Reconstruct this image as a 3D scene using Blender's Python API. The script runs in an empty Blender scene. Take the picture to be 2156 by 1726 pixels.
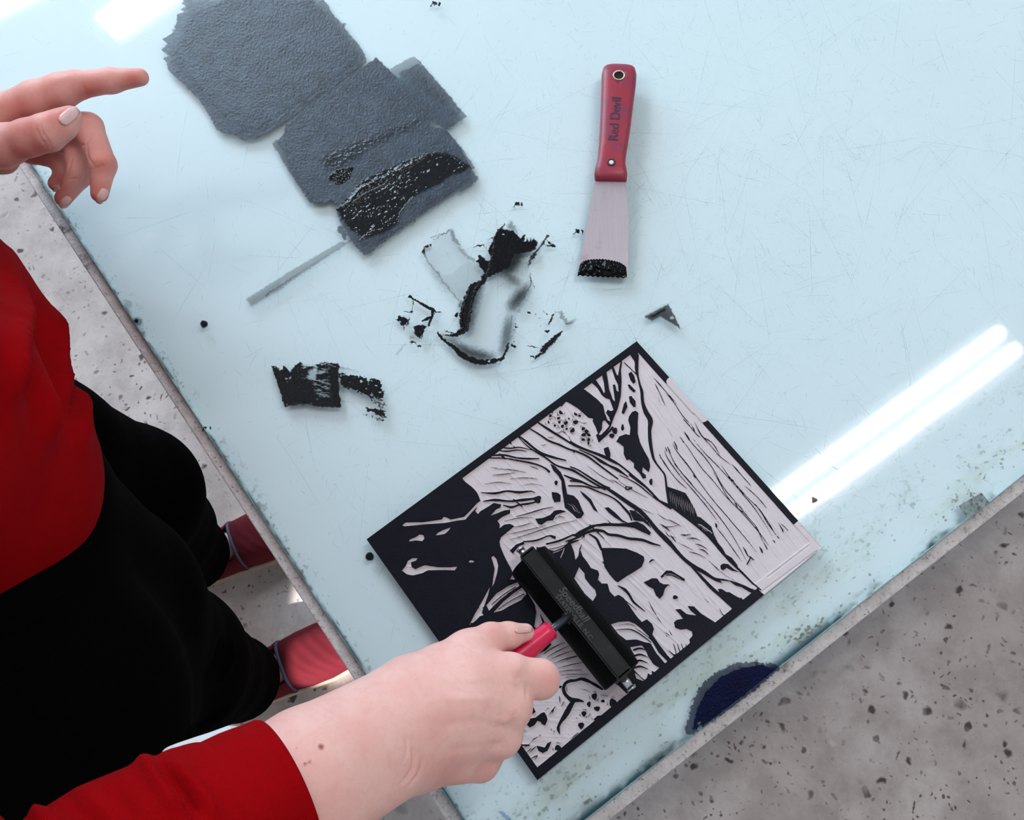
import bpy, bmesh, math, random
import numpy as np
from mathutils import Vector, Matrix

# ------------------------------------------------------------------ camera
IMW, IMH, FPX = 2156.0, 1726.0, 1950.0
GLASS_Z = 0.880                 # top of the glass sheet
BLOCK_T = 0.0045                # thickness of the lino block
_n = np.array([0.05397363, 0.34719468, 0.93623859]); _n /= np.linalg.norm(_n)
_Z = -_n
_X = np.array([1.0, 0, 0]) - _n * _n[0]; _X /= np.linalg.norm(_X)
_Y = np.cross(_Z, _X)
CAMR = np.array([_X, _Y, _Z])   # camera axes (x right, y down, z forward) -> world
CAM = np.array([0.0, 0.0, GLASS_Z + BLOCK_T + 0.657])

def at(u, v, z):
    """world point at height z that stands where the photograph shows pixel (u, v)"""
    d = CAMR @ np.array([(u - IMW / 2) / FPX, (v - IMH / 2) / FPX, 1.0])
    return CAM + d * ((z - CAM[2]) / d[2])

def to_px(p):
    c = (np.asarray(p) - CAM) @ CAMR
    return np.stack([c[..., 0] / c[..., 2] * FPX + IMW / 2, c[..., 1] / c[..., 2] * FPX + IMH / 2], -1)

def mirrored(u, v, zc):
    """point at height zc whose reflection in the glass is seen at (u, v)"""
    p = at(u, v, GLASS_Z); d = p - CAM
    return p + np.array([d[0], d[1], -d[2]]) * ((zc - GLASS_Z) / -d[2])

scene = bpy.context.scene
col = scene.collection
cam_data = bpy.data.cameras.new('camera')
cam_data.sensor_fit = 'HORIZONTAL'; cam_data.sensor_width = 36.0
cam_data.lens = FPX / IMW * 36.0
cam_data.clip_start = 0.02; cam_data.clip_end = 100
cam = bpy.data.objects.new('camera', cam_data); col.objects.link(cam)
cam.matrix_world = Matrix(((CAMR[0, 0], -CAMR[0, 1], -CAMR[0, 2], CAM[0]),
                           (CAMR[1, 0], -CAMR[1, 1], -CAMR[1, 2], CAM[1]),
                           (CAMR[2, 0], -CAMR[2, 1], -CAMR[2, 2], CAM[2]), (0, 0, 0, 1)))
scene.camera = cam

# ------------------------------------------------------------------ world, light, exposure
world = bpy.data.worlds.new('room_light'); scene.world = world; world.use_nodes = True
bg = world.node_tree.nodes['Background']
bg.inputs[0].default_value = (0.87, 0.95, 1.0, 1); bg.inputs[1].default_value = 0.50
scene.view_settings.view_transform = 'Standard'; scene.view_settings.look = 'None'
scene.view_settings.gamma = 1.0; scene.view_settings.use_curve_mapping = False
scene.view_settings.exposure = 0.0
TUBE_EMIT = 42.0
scene.cycles.use_adaptive_sampling = True; scene.cycles.adaptive_threshold = 0.05
scene.cycles.max_bounces = 4; scene.cycles.transparent_max_bounces = 10; scene.cycles.diffuse_bounces = 2; scene.cycles.glossy_bounces = 2
scene.cycles.caustics_reflective = False; scene.cycles.caustics_refractive = False

# daylight from a tall window beyond the left side of the table
_wl = bpy.data.lights.new('window_daylight', 'AREA'); _wl.shape = 'RECTANGLE'; _wl.size = 1.8; _wl.size_y = 1.4; _wl.energy = 86; _wl.color = (0.60, 0.82, 1.0)
_wo = bpy.data.objects.new('window_daylight', _wl); col.objects.link(_wo); _wo.location = (-1.75, 3.0, 2.15)
_wo.rotation_euler = (Vector((-0.1, 0.4, 0.9)) - _wo.location).to_track_quat('-Z', 'Y').to_euler()
# a sliver of daylight falls on the floor beside the right shoe
_sp = bpy.data.lights.new('window_sunlight', 'SPOT'); _sp.energy = 1700; _sp.color = (1.0, 0.96, 0.95); _sp.spot_size = math.radians(2.3); _sp.spot_blend = 0.25; _sp.shadow_soft_size = 0.01
_so = bpy.data.objects.new('window_sunlight', _sp); col.objects.link(_so); _so.location = (0.25, -2.5, 2.3)
_so.rotation_euler = (Vector([float(x) for x in at(700, 1368, 0.05)]) - _so.location).to_track_quat('-Z', 'Y').to_euler()

# ------------------------------------------------------------------ helpers
def tag(o, label=None, cat=None, group=None, kind=None):
    for k, v in (('label', label), ('category', cat), ('group', group), ('kind', kind)):
        if v: o[k] = v
    return o

def empty(name, loc=(0, 0, 0), rz=0.0):
    o = bpy.data.objects.new(name, None); col.objects.link(o)
    o.location = Vector([float(x) for x in loc]); o.rotation_euler = (0, 0, rz)
    o.empty_display_size = 0.02
    return o

def obj(name, mesh, mat, parent=None, smooth=None):
    o = bpy.data.objects.new(name, mesh); col.objects.link(o)
    if mat is not None: mesh.materials.append(mat)
    if parent is not None:
        o.parent = parent
        o.matrix_parent_inverse = parent.matrix_basis.inverted()   # vertices are given in world space
    if smooth is not None:
        mesh.polygons.foreach_set('use_smooth', np.full(len(mesh.polygons), smooth, dtype=bool))
    return o

def mesh_from(name, verts, faces):
    me = bpy.data.meshes.new(name)
    me.from_pydata([tuple(float(c) for c in v) for v in verts], [], [tuple(int(i) for i in f) for f in faces])
    me.update(); return me

def mesh_quads(name, V, F):
    """fast mesh from numpy vertices and quads (or triangles)"""
    me = bpy.data.meshes.new(name); V = np.asarray(V, np.float32); F = np.asarray(F, np.int32)
    k = F.shape[1]
    me.vertices.add(len(V)); me.vertices.foreach_set('co', V.ravel())
    me.loops.add(F.size); me.loops.foreach_set('vertex_index', F.ravel())
    me.polygons.add(len(F)); me.polygons.foreach_set('loop_start', np.arange(0, F.size, k, dtype=np.int32))
    me.update(calc_edges=True); me.validate(); return me

def attr(me, name, vals):
    a = me.attributes.new(name, 'FLOAT', 'POINT'); a.data.foreach_set('value', np.asarray(vals, np.float32)); return a

def bm_mesh(bm, name):
    me = bpy.data.meshes.new(name); bmesh.ops.recalc_face_normals(bm, faces=bm.faces[:]); bm.to_mesh(me); bm.free(); return me

def sl(c):   # sRGB 0-255 -> linear
    return tuple(((x / 255) / 12.92 if x / 255 <= 0.04045 else ((x / 255 + 0.055) / 1.055) ** 2.4) for x in c)

class NT:
    """small node-tree builder"""
    def __init__(s, name):
        s.m = bpy.data.materials.new(name); s.m.use_nodes = True; s.t = s.m.node_tree
        s.t.nodes.clear(); s.out = s.t.nodes.new('ShaderNodeOutputMaterial')
    def n(s, kind, **kw):
        nd = s.t.nodes.new('ShaderNode' + kind)
        for k, v in kw.items():
            if k.startswith('p_'): setattr(nd, k[2:], v)
            else:
                key = int(k[1:]) if k[0] == 'i' and k[1:].isdigit() else k.replace('_', ' ')
                s.set(nd.inputs[key], v)
        return nd
    def set(s, inp, v):
        if isinstance(v, bpy.types.NodeSocket): s.t.links.new(v, inp)
        elif isinstance(v, bpy.types.Node): s.t.links.new(v.outputs[0], inp)
        elif isinstance(v, (tuple, list)) and len(v) == 3 and inp.type == 'RGBA': inp.default_value = (*v, 1)
        else: inp.default_value = v
    def coord(s, which='Object'):
        return s.n('TexCoord').outputs[which]
    def pos(s): return s.n('NewGeometry').outputs['Position']
    def noise(s, vec, scale, detail=4, rough=0.55, dist=0.0):
        return s.n('TexNoise', Vector=vec, Scale=scale, Detail=detail, Roughness=rough, Distortion=dist).outputs[0]
    def ramp(s, fac, stops, interp='LINEAR'):
        r = s.n('ValToRGB', Fac=fac); r.color_ramp.interpolation = interp
        e = r.color_ramp.elements
        while len(e) < len(stops): e.new(0.5)
        for el, (p, c) in zip(e, stops):
            el.position = p; el.color = (*c, 1) if isinstance(c, (tuple, list)) else (c, c, c, 1)
        return r.outputs[0]
    def mix(s, fac, a, b, mode='MIX'):
        m = s.n('Mix', p_data_type='RGBA', p_blend_type=mode)
        s.set(m.inputs[0], fac); s.set(m.inputs[6], a); s.set(m.inputs[7], b); return m.outputs[2]
    def math(s, op, a, b=0.0, c=0.0, clamp=False):
        m = s.n('Math', p_operation=op, p_use_clamp=clamp); s.set(m.inputs[0], a); s.set(m.inputs[1], b); s.set(m.inputs[2], c); return m.outputs[0]
    def bump(s, h, strength=0.3, dist=0.001, normal=None):
        b = s.n('Bump', Height=h, Strength=strength, Distance=dist)
        if normal is not None: s.set(b.inputs['Normal'], normal)
        return b.outputs[0]
    def attr(s, name): return s.n('Attribute', p_attribute_name=name).outputs['Fac']
    def bsdf(s, **kw): return s.n('BsdfPrincipled', **kw)
    def done(s, shader):
        s.t.links.new(shader.outputs[0] if isinstance(shader, bpy.types.Node) else shader, s.out.inputs[0]); return s.m

def plain(name, c, rough=0.5, metal=0.0, bump=0.0, bscale=400, var=0.08, **kw):
    t = NT(name); p = t.pos(); nz = t.noise(p, bscale * 0.3, 3)
    cc = t.mix(nz, tuple(x * (1 - var) for x in c), tuple(min(1, x * (1 + var)) for x in c))
    b = t.bsdf(Base_Color=cc, Roughness=rough, Metallic=metal, **kw)
    if bump: t.set(b.inputs['Normal'], t.bump(t.noise(p, bscale, 4), bump, 0.0005))
    return t.done(b)
# ------------------------------------------------------------------ floor, table, lamps
def mat_floor():
    t = NT('stained_concrete'); p = t.pos()
    big = t.noise(p, 3.0, 5, 0.6); mid = t.noise(p, 14, 6, 0.65); fine = t.noise(p, 160, 4, 0.7)
    c = t.mix(t.ramp(big, [(0.35, 0.0), (0.65, 1.0)]), sl((184, 169, 165)), sl((212, 198, 194)))
    c = t.mix(t.ramp(mid, [(0.4, 0.0), (0.62, 0.75)]), c, sl((166, 151, 147)))
    c = t.mix(t.math('MULTIPLY', fine, 0.35), c, sl((128, 118, 116)))
    warp = t.n('VectorMath', p_operation='ADD')
    t.set(warp.inputs[0], p)
    nz = t.n('TexNoise', Vector=p, Scale=30.0, Detail=3.0); sc = t.n('VectorMath', p_operation='SCALE')
    t.set(sc.inputs[0], nz.outputs['Color']); sc.inputs['Scale'].default_value = 0.035; t.set(warp.inputs[1], sc.outputs[0])
    wv = warp.outputs[0]
    mask_n = t.noise(p, 5.5, 4, 0.7)
    def spots(scale, size, seed, colr, amt, cin, region):
        mp = t.n('Mapping', Vector=wv); mp.inputs['Location'].default_value = (seed, seed * 1.7, 0); mp.inputs['Scale'].default_value = (1, 1.0, 0.02)
        v = t.n('TexVoronoi', Vector=mp.outputs[0], Scale=scale, Randomness=1.0)
        rnd = t.n('SeparateColor', Color=v.outputs['Color']).outputs[0]
        rad = t.math('MULTIPLY', rnd, size)
        m = t.math('SUBTRACT', rad, v.outputs['Distance'])
        m = t.math('MULTIPLY', m, 8.0, clamp=True)
        reg = t.ramp(mask_n, region); m = t.math('MULTIPLY', m, reg); m = t.math('MULTIPLY', m, amt)
        return t.mix(m, cin, colr)
    c = spots(36, 0.34, 1.0, sl((58, 40, 38)), 0.95, c, [(0.36, 0.0), (0.52, 1.0)])
    c = spots(105, 0.38, 5.3, sl((82, 60, 56)), 0.9, c, [(0.38, 0.0), (0.58, 1.0)])
    c = spots(15, 0.21, 9.1, sl((38, 32, 34)), 0.95, c, [(0.35, 0.3), (0.6, 1.0)])
    c = spots(34, 0.22, 3.3, sl((218, 208, 202)), 0.45, c, [(0.4, 1.0), (0.6, 0.0)])
    b = t.bsdf(Base_Color=c, Roughness=0.62)
    t.set(b.inputs['Normal'], t.bump(t.math('ADD', mid, fine), 0.25, 0.002))
    return t.done(b)

def prism(name, pts2, z0, z1, mat, parent=None, bevel=0.0, seg=2):
    bm = bmesh.new(); lo = [bm.verts.new((float(p[0]), float(p[1]), z0)) for p in pts2]; hi = [bm.verts.new((float(p[0]), float(p[1]), z1)) for p in pts2]
    n = len(pts2); bm.faces.new(lo[::-1]); bm.faces.new(hi)
    for i in range(n): bm.faces.new((lo[i], lo[(i + 1) % n], hi[(i + 1) % n], hi[i]))
    if bevel: bmesh.ops.bevel(bm, geom=bm.edges[:], offset=bevel, segments=seg, affect='EDGES', profile=0.5)
    return obj(name, bm_mesh(bm, name), mat, parent)

fl = mesh_from('floor', [(-3.5, -3, 0), (4.5, -3, 0), (4.5, 4.5, 0), (-3.5, 4.5, 0), (-3.5, -3, -.1), (4.5, -3, -.1), (4.5, 4.5, -.1), (-3.5, 4.5, -.1)],
               [(0, 1, 2, 3), (7, 6, 5, 4), (0, 4, 5, 1), (1, 5, 6, 2), (2, 6, 7, 3), (3, 7, 4, 0)])
tag(obj('floor', fl, mat_floor()), 'grey concrete floor spattered with dark brown stains', 'floor', kind='structure')

tag(prism('wall_back', [(-3.5, 4.4), (4.5, 4.4), (4.5, 4.5), (-3.5, 4.5)], 0.0, 3.3, plain('white_wall_paint', sl((226, 228, 228)), .8)), 'plain white studio wall far beyond the table', 'wall', kind='structure')

# table frame in plan: corner + along the left edge (e1) and along the right edge (e2)
_pl = [at(285, 687, GLASS_Z)[:2], at(776, 1432, GLASS_Z)[:2]]; _pr = [at(1300, 1676, GLASS_Z)[:2], at(2156, 1002, GLASS_Z)[:2]]
E1 = (_pl[0] - _pl[1]); E1 /= np.linalg.norm(E1); E2 = (_pr[1] - _pr[0]); E2 /= np.linalg.norm(E2)
_s = np.linalg.solve(np.array([E1, -E2]).T, _pr[0] - _pl[0]); CORNER = _pl[0] + E1 * _s[0]
def tb(s, q): return CORNER + E1 * s + E2 * q
def rect(s0, s1, q0, q1): return [tb(s0, q0), tb(s0, q1), tb(s1, q1), tb(s1, q0)]
TS, TQ, GT, RIM = 1.22, 1.83, 0.006, 0.0088

def mat_backing():
    t = NT('white_laminate'); p = t.pos(); nz = t.noise(p, 6, 4)
    c = t.mix(nz, sl((200, 215, 221)), sl((209, 224, 229)))
    return t.done(t.bsdf(Base_Color=c, Roughness=0.55))

def mat_rim():
    t = NT('stained_edge_strip'); p = t.pos()
    a = t.noise(p, 60, 5, 0.7); b_ = t.noise(p, 420, 4, 0.75); big = t.noise(p, 9, 3)
    c = t.mix(t.ramp(a, [(0.35, 0.0), (0.7, 1.0)]), sl((224, 217, 217)), sl((188, 177, 175)))
    c = t.mix(t.ramp(b_, [(0.57, 0.0), (0.66, 0.75)]), c, sl((84, 72, 70)))
    c = t.mix(t.math('MULTIPLY', t.ramp(a, [(0.6, 0.0), (0.72, 1.0)]), t.ramp(big, [(0.45, 0.0), (0.6, 1.0)])), c, sl((52, 40, 38)))
    b = t.bsdf(Base_Color=c, Roughness=0.7); t.set(b.inputs['Normal'], t.bump(t.math('ADD', a, b_), 0.8, 0.0015))
    return t.done(b)

M_white_paint = plain('white_paint', sl((214, 220, 222)), 0.5)
tbl = empty('work_table', (*tb(TS / 2, TQ / 2), 0)); tag(tbl, 'white-topped work table with stained raw edge strip under the glass sheet', 'table')
prism('table_top', rect(0, TS, 0, TQ), GLASS_Z - GT - 0.028, GLASS_Z - GT - 0.0002, mat_backing(), tbl)
M_rim = mat_rim()
for pts in (rect(-RIM, TS + RIM, -RIM, 0), rect(-RIM, TS + RIM, TQ, TQ + RIM), rect(-RIM, 0, 0, TQ), rect(TS, TS + RIM, 0, TQ)):
    prism('edge_strip', pts, GLASS_Z - GT - 0.032, GLASS_Z - GT - 0.0008, M_rim, tbl, 0.0012)
for s0, s1, q0, q1 in ((.10, .125, .10, TQ - .1), (TS - .125, TS - .1, .10, TQ - .1), (.125, TS - .125, .1, .125), (.125, TS - .125, TQ - .125, TQ - .1)):
    prism('apron_rail', rect(s0, s1, q0, q1), GLASS_Z - GT - 0.118, GLASS_Z - GT - 0.028, M_white_paint, tbl, 0.002)
for s in (.09, TS - .15):
    for q in (.3, TQ - .15):
        prism('leg', rect(s, s + .06, q, q + .06), 0.0, GLASS_Z - GT - 0.028, M_white_paint, tbl, 0.003)

def mat_glass():
    t = NT('clear_glass'); p = t.pos()
    tr = t.n('BsdfTransparent', Color=(0.982, 0.996, 0.998))
    gl = t.n('BsdfGlossy', Color=(1, 1, 1), Roughness=0.04)
    t.set(gl.inputs['Normal'], t.bump(t.noise(p, 9, 1), 0.05, 0.002))
    fr = t.n('Fresnel', IOR=1.5); front = t.math('SUBTRACT', 1.0, t.n('NewGeometry').outputs['Backfacing'])
    return t.done(t.n('MixShader', i0=t.math('MULTIPLY', fr.outputs[0], front), i1=tr, i2=gl))

def mat_glass_edge():
    t = NT('green_glass_edge'); p = t.pos(); nz = t.noise(p, 40, 5, .7)
    c = t.mix(t.ramp(nz, [(0.4, 0.0), (0.6, 1.0)]), sl((150, 190, 186)), sl((52, 84, 84)))
    return t.done(t.bsdf(Base_Color=c, Roughness=0.25))

M_glass, M_gedge = mat_glass(), mat_glass_edge()
glass = prism('glass_sheet', rect(0.0008, TS - .0008, 0.0008, TQ - .0008), GLASS_Z - GT, GLASS_Z, M_glass, None, 0.0)
M_under = NT('glass_underside'); M_under = M_under.done(M_under.n('BsdfTransparent', Color=(0.99, 1, 1)))
glass.data.materials.append(M_gedge); glass.data.materials.append(M_under)
for poly in glass.data.polygons:
    poly.material_index = 1 if abs(poly.normal.z) < .9 else (2 if poly.normal.z < 0 else 0)
tag(glass, 'large sheet of scratched clear glass covering the table top', 'glass sheet')

# ceiling lamps: two seen only as streaks in the glass, one added out of view
M_tube = NT('lit_tube'); _e = M_tube.n('Emission', Color=(1.0, 0.97, 0.98), Strength=TUBE_EMIT); M_tube = M_tube.done(_e)
M_lamp = plain('lamp_enamel', sl((225, 226, 224)), 0.4)
M_steel = plain('galvanised_steel', sl((150, 152, 155)), 0.4, 0.8)
def cyl_between(name, a, b, r, mat, parent, seg=16, r2=None, smooth=True):
    a = Vector([float(x) for x in a]); b = Vector([float(x) for x in b]); d = b - a
    bm = bmesh.new(); bmesh.ops.create_cone(bm, cap_ends=True, segments=seg, radius1=r, radius2=r if r2 is None else r2, depth=d.length)
    bmesh.ops.transform(bm, matrix=Matrix.Translation((a + b) / 2) @ d.to_track_quat('Z', 'Y').to_matrix().to_4x4(), verts=bm.verts)
    me = bm_mesh(bm, name); o = obj(name, me, mat, parent)
    for pl in me.polygons: pl.use_smooth = smooth and len(pl.vertices) == 4
    return o
LZ = 2.62
def fixture(e1, e2, label):
    """two tubes; e1, e2 the pixel pairs at which the tube ends mirror in the glass"""
    a1 = mirrored(*e1[0], LZ); d = mirrored(*e1[1], LZ) - a1; d /= np.linalg.norm(d)
    b1 = mirrored(*e2[0], LZ); off = b1 - a1; off -= d * (off @ d)
    side = off / np.linalg.norm(off)
    mid = a1 + d * .6 + off / 2
    root = empty('fluorescent_lamp', (mid[0], mid[1], LZ)); tag(root, label, 'lamp', 'twin tube ceiling lamps')
    w = np.linalg.norm(off) / 2 + .05
    c = [mid[:2] + d[:2] * s * .63 + side[:2] * q * w for s, q in ((-1, -1), (1, -1), (1, 1), (-1, 1))]
    prism('housing', c, LZ + .026, LZ + .085, M_lamp, root, 0.006)
    for k in (0, 1):
        a = a1 + off * k
        cyl_between('tube', a, a + d * 1.2, 0.0165, M_tube, root, 20)
        for q in (0, 1):
            e = a + d * (1.2 * q); h = [e[:2] + d[:2] * s * .014 + side[:2] * r * .02 for s, r in ((-1, -1), (1, -1), (1, 1), (-1, 1))]
            prism('lamp_holder', h, LZ - .02, LZ + .03, M_lamp, root, 0.003)
    for s in (-.45, .45):
        e = mid + d * s
        cyl_between('hanger_rod', (e[0], e[1], LZ + .08), (e[0], e[1], LZ + .36), 0.004, M_steel, root, 8)
fixture(((2112, 694), (1640, 1040)), ((2148, 728), (1676, 1074)), 'hanging twin tube lamp mirrored beside the carved block')
fixture(((203, 50), (298, -18)), ((222, 78), (317, 10)), 'hanging twin tube lamp mirrored in the far corner of the glass')

# fine scratches and cuts that hold a little old ink
def scratches():
    rng = np.random.default_rng(11); V, F = [], []
    def add(c, ang, L, w, bend):
        n = 2 + int(L > .02) * 2; t = np.linspace(-.5, .5, n + 1); d = np.array([math.cos(ang), math.sin(ang)]); q = np.array([-d[1], d[0]])
        P = c + np.outer(t * L, d) + np.outer((t * t - .25) * bend * L, q); ww = w * (1 - (2 * np.abs(t)) ** 3 * .8) / 2; k = len(V)
        for p_, h in zip(P, ww):
            a, b = p_ + q * h, p_ - q * h; V.append((a[0], a[1], Z)); V.append((b[0], b[1], Z))
        for i in range(n): F.append((k + 2 * i, k + 2 * i + 1, k + 2 * i + 3, k + 2 * i + 2))
    Z = GLASS_Z + .00012
    lo, hi = np.array([.02, .02]), np.array([TS - .02, TQ - .02])
    cx = np.array([tuple(at(u, v, GLASS_Z)[:2]) for u, v in ((1100, 560), (1500, 420), (1850, 250), (1000, 930), (1550, 620))])
    for i in range(9500):
        if i % 3: c = cx[rng.integers(len(cx))] + rng.normal(0, .13, 2)
        else: c = CORNER + E1 * rng.uniform(.02, .95) + E2 * rng.uniform(.02, 1.0)
        st = np.linalg.solve(np.array([E1, E2]).T, c - CORNER)
        if (st < .03).any() or (st > np.array([TS - .05, TQ - .05])).any(): continue
        kind = rng.random()
        if kind < .72: L = rng.uniform(.0012, .006); w = rng.uniform(.00008, .00022)
        elif kind < .95: L = rng.uniform(.006, .022); w = rng.uniform(.00008, .0002)
        else: L = rng.uniform(.03, .12); w = rng.uniform(.0001, .00022)
        ang = rng.choice([.65, -.9, 2.0, .1, 1.4]) + rng.normal(0, .45)
        # keep the far ends on the glass
        for e in (-.5, .5):
            q = np.linalg.solve(np.array([E1, E2]).T, c + e * L * np.array([math.cos(ang), math.sin(ang)]) - CORNER)
            if (q < .01).any(): L = min(L, .01)
        add(c, ang, L, w, rng.normal(0, .06))
    me = mesh_quads('scratches', V, F); t = NT('scratch_ink'); p = t.pos()
    o = obj('scratches', me, t.done(t.n('MixShader', i0=t.ramp(t.noise(p, 45, 2), [(.35, .15), (.7, .75)]), i1=t.n('BsdfTransparent'), i2=t.n('BsdfDiffuse', Color=sl((100, 128, 134))))), glass)
    o['kind'] = 'stuff'
scratches()

fixture(((-420, 1560), (-325, 1490)), ((-385, 1594), (-290, 1524)), 'unseen twin tube lamp added behind the person to light the table from the left')  # added lamp, out of view, brightens the table and sweater from the left
# ------------------------------------------------------------------ raster helpers (used for carved relief and ink films)
def fill_poly(G, P, val, mode='set'):
    """paint polygon P (grid coords, x=col y=row) into array G"""
    P = np.asarray(P, float); h, w = G.shape
    x0, x1 = max(0, int(P[:, 0].min())), min(w, int(P[:, 0].max()) + 2); y0, y1 = max(0, int(P[:, 1].min())), min(h, int(P[:, 1].max()) + 2)
    if x1 <= x0 or y1 <= y0: return
    X, Y = np.meshgrid(np.arange(x0, x1) + .5, np.arange(y0, y1) + .5); ins = np.zeros(X.shape, bool)
    for (ax, ay), (bx, by) in zip(P, np.roll(P, -1, 0)):
        if ay == by: continue
        c = (ay > Y) != (by > Y); ins ^= c & (X < (bx - ax) * (Y - ay) / (by - ay) + ax)
    S = G[y0:y1, x0:x1]
    if mode == 'set': S[ins] = val
    elif mode == 'max': S[ins] = np.maximum(S[ins], val)
    else: S[ins] += val

def seg_field(shape, P, Wd):
    """(y0,y1,x0,x1, field) with field = halfwidth - distance for a tapered polyline"""
    P = np.asarray(P, float); Wd = np.asarray(Wd, float); pad = Wd.max() + 2; h, w = shape
    x0, x1 = max(0, int(P[:, 0].min() - pad)), min(w, int(P[:, 0].max() + pad) + 1); y0, y1 = max(0, int(P[:, 1].min() - pad)), min(h, int(P[:, 1].max() + pad) + 1)
    if x1 <= x0 or y1 <= y0: return None
    X, Y = np.meshgrid(np.arange(x0, x1) + .5, np.arange(y0, y1) + .5); best = np.full(X.shape, -1e9)
    for i in range(len(P) - 1):
        a, b = P[i], P[i + 1]; d = b - a; L = max(d @ d, 1e-9)
        t = np.clip(((X - a[0]) * d[0] + (Y - a[1]) * d[1]) / L, 0, 1)
        best = np.maximum(best, (Wd[i] + (Wd[i + 1] - Wd[i]) * t) / 2 - np.hypot(X - a[0] - d[0] * t, Y - a[1] - d[1] * t))
    return y0, y1, x0, x1, best

def stroke(G, P, Wd, val):
    r = seg_field(G.shape, P, Wd)
    if r is None: return
    y0, y1, x0, x1, f = r; S = G[y0:y1, x0:x1]; S[f > 0] = val

def smooth_line(P, n=4):
    """Catmull-Rom through the points"""
    P = np.asarray(P, float)
    if len(P) < 3: return P
    Q = np.vstack([2 * P[0] - P[1], P, 2 * P[-1] - P[-2]]); out = []
    for i in range(1, len(Q) - 2):
        for k in range(n):
            t = k / n; out.append(.5 * (2 * Q[i] + (Q[i + 1] - Q[i - 1]) * t + (2 * Q[i - 1] - 5 * Q[i] + 4 * Q[i + 1] - Q[i + 2]) * t * t + (3 * Q[i] - Q[i - 1] - 3 * Q[i + 1] + Q[i + 2]) * t ** 3))
    out.append(P[-1]); return np.array(out)

def aniso(shape, ang, l_long, l_short, seed):
    """unit-variance noise stretched along ang (radians), correlation lengths in cells"""
    rng = np.random.default_rng(seed); f = np.fft.rfft2(rng.standard_normal(shape))
    ky = np.fft.fftfreq(shape[0])[:, None]; kx = np.fft.rfftfreq(shape[1])[None, :]
    a = kx * math.cos(ang) + ky * math.sin(ang); b = -kx * math.sin(ang) + ky * math.cos(ang)
    n = np.fft.irfft2(f * np.exp(-2 * math.pi ** 2 * ((a * l_long) ** 2 + (b * l_short) ** 2)), shape); return n / n.std()

def blur(A, s):
    if s <= 0: return A
    r = int(3 * s) + 1; k = np.exp(-.5 * (np.arange(-r, r + 1) / s) ** 2); k /= k.sum()
    A = np.apply_along_axis(lambda m: np.convolve(np.pad(m, r, 'edge'), k, 'valid'), 0, A)
    return np.apply_along_axis(lambda m: np.convolve(np.pad(m, r, 'edge'), k, 'valid'), 1, A)

# ------------------------------------------------------------------ carved lino block
BZ = GLASS_Z + BLOCK_T
_c = [at(771, 1137, BZ)[:2], at(1339, 718, BZ)[:2], at(1733, 1152, BZ)[:2], at(1132, 1640, BZ)[:2]]
_ctr = sum(_c) / 4
_ux = (_c[1] - _c[0] + _c[2] - _c[3]); _ux /= np.linalg.norm(_ux); _uy = np.array([_ux[1], -_ux[0]])
BW = (np.linalg.norm(_c[1] - _c[0]) + np.linalg.norm(_c[2] - _c[3])) / 2; BH = (np.linalg.norm(_c[3] - _c[0]) + np.linalg.norm(_c[2] - _c[1])) / 2
_org = _ctr - _ux * BW / 2 - _uy * BH / 2
CELL = 0.0003; SS = 2; BN, BM = int(round(BW / CELL)), int(round(BH / CELL))
# block homography: photograph pixel -> fraction of the block (fits the four corners exactly)
def _hom(src, dst):
    A = []
    for (x, y), (u, v) in zip(src, dst):
        A += [[x, y, 1, 0, 0, 0, -u * x, -u * y, -u], [0, 0, 0, x, y, 1, -v * x, -v * y, -v]]
    return np.linalg.svd(np.array(A, float))[2][-1].reshape(3, 3)
_Hb = _hom([(771, 1137), (1339, 718), (1733, 1152), (1132, 1640)], [(0, 0), (1, 0), (1, 1), (0, 1)])
CROPS = {1: (760, 700, 540 / 1726), 2: (1200, 700, 540 / 1726), 3: (1150, 1000, 470 / 1726), 4: (1040, 1280, 400 / 1726), 5: (760, 1080, 660 / 1763), 0: (0, 0, 1.0)}
def to_grid(crop, pts):
    ox, oy, s = CROPS[crop]; P = np.asarray(pts, float) * s + np.array([ox, oy])
    q = np.c_[P, np.ones(len(P))] @ _Hb.T; q = q[:, :2] / q[:, 2:]
    return q * np.array([BN * SS, BM * SS])
def gw(crop, w): return np.asarray(w, float) * CROPS[crop][2] / 2.95e3 / CELL * SS

ART = np.zeros((BM * SS, BN * SS), np.uint8)     # 1 = inked relief, 0 = cut away
def PK(c, *pts): fill_poly(ART, to_grid(c, pts), 1)
def PW(c, *pts): fill_poly(ART, to_grid(c, pts), 0)
def LN(c, w, *pts, val=1):
    P = smooth_line(pts); w = np.atleast_1d(np.asarray(w, float))
    Wd = np.interp(np.linspace(0, 1, len(P)), np.linspace(0, 1, len(w)), w) if len(w) > 1 else np.full(len(P), w[0])
    stroke(ART, to_grid(c, P), gw(c, Wd), val)
def LW(c, w, *pts): LN(c, w, *pts, val=0)
def EL(c, x, y, rx, ry, val=1, rot=0.0):
    t = np.linspace(0, 2 * np.pi, 14)[:-1]; r = 1 + .12 * np.sin(3 * t + x)
    fill_poly(ART, to_grid(c, np.c_[x + rx * r * np.cos(t) * math.cos(rot) - ry * r * np.sin(t) * math.sin(rot), y + rx * r * np.cos(t) * math.sin(rot) + ry * r * np.sin(t) * math.cos(rot)]), val)

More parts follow.
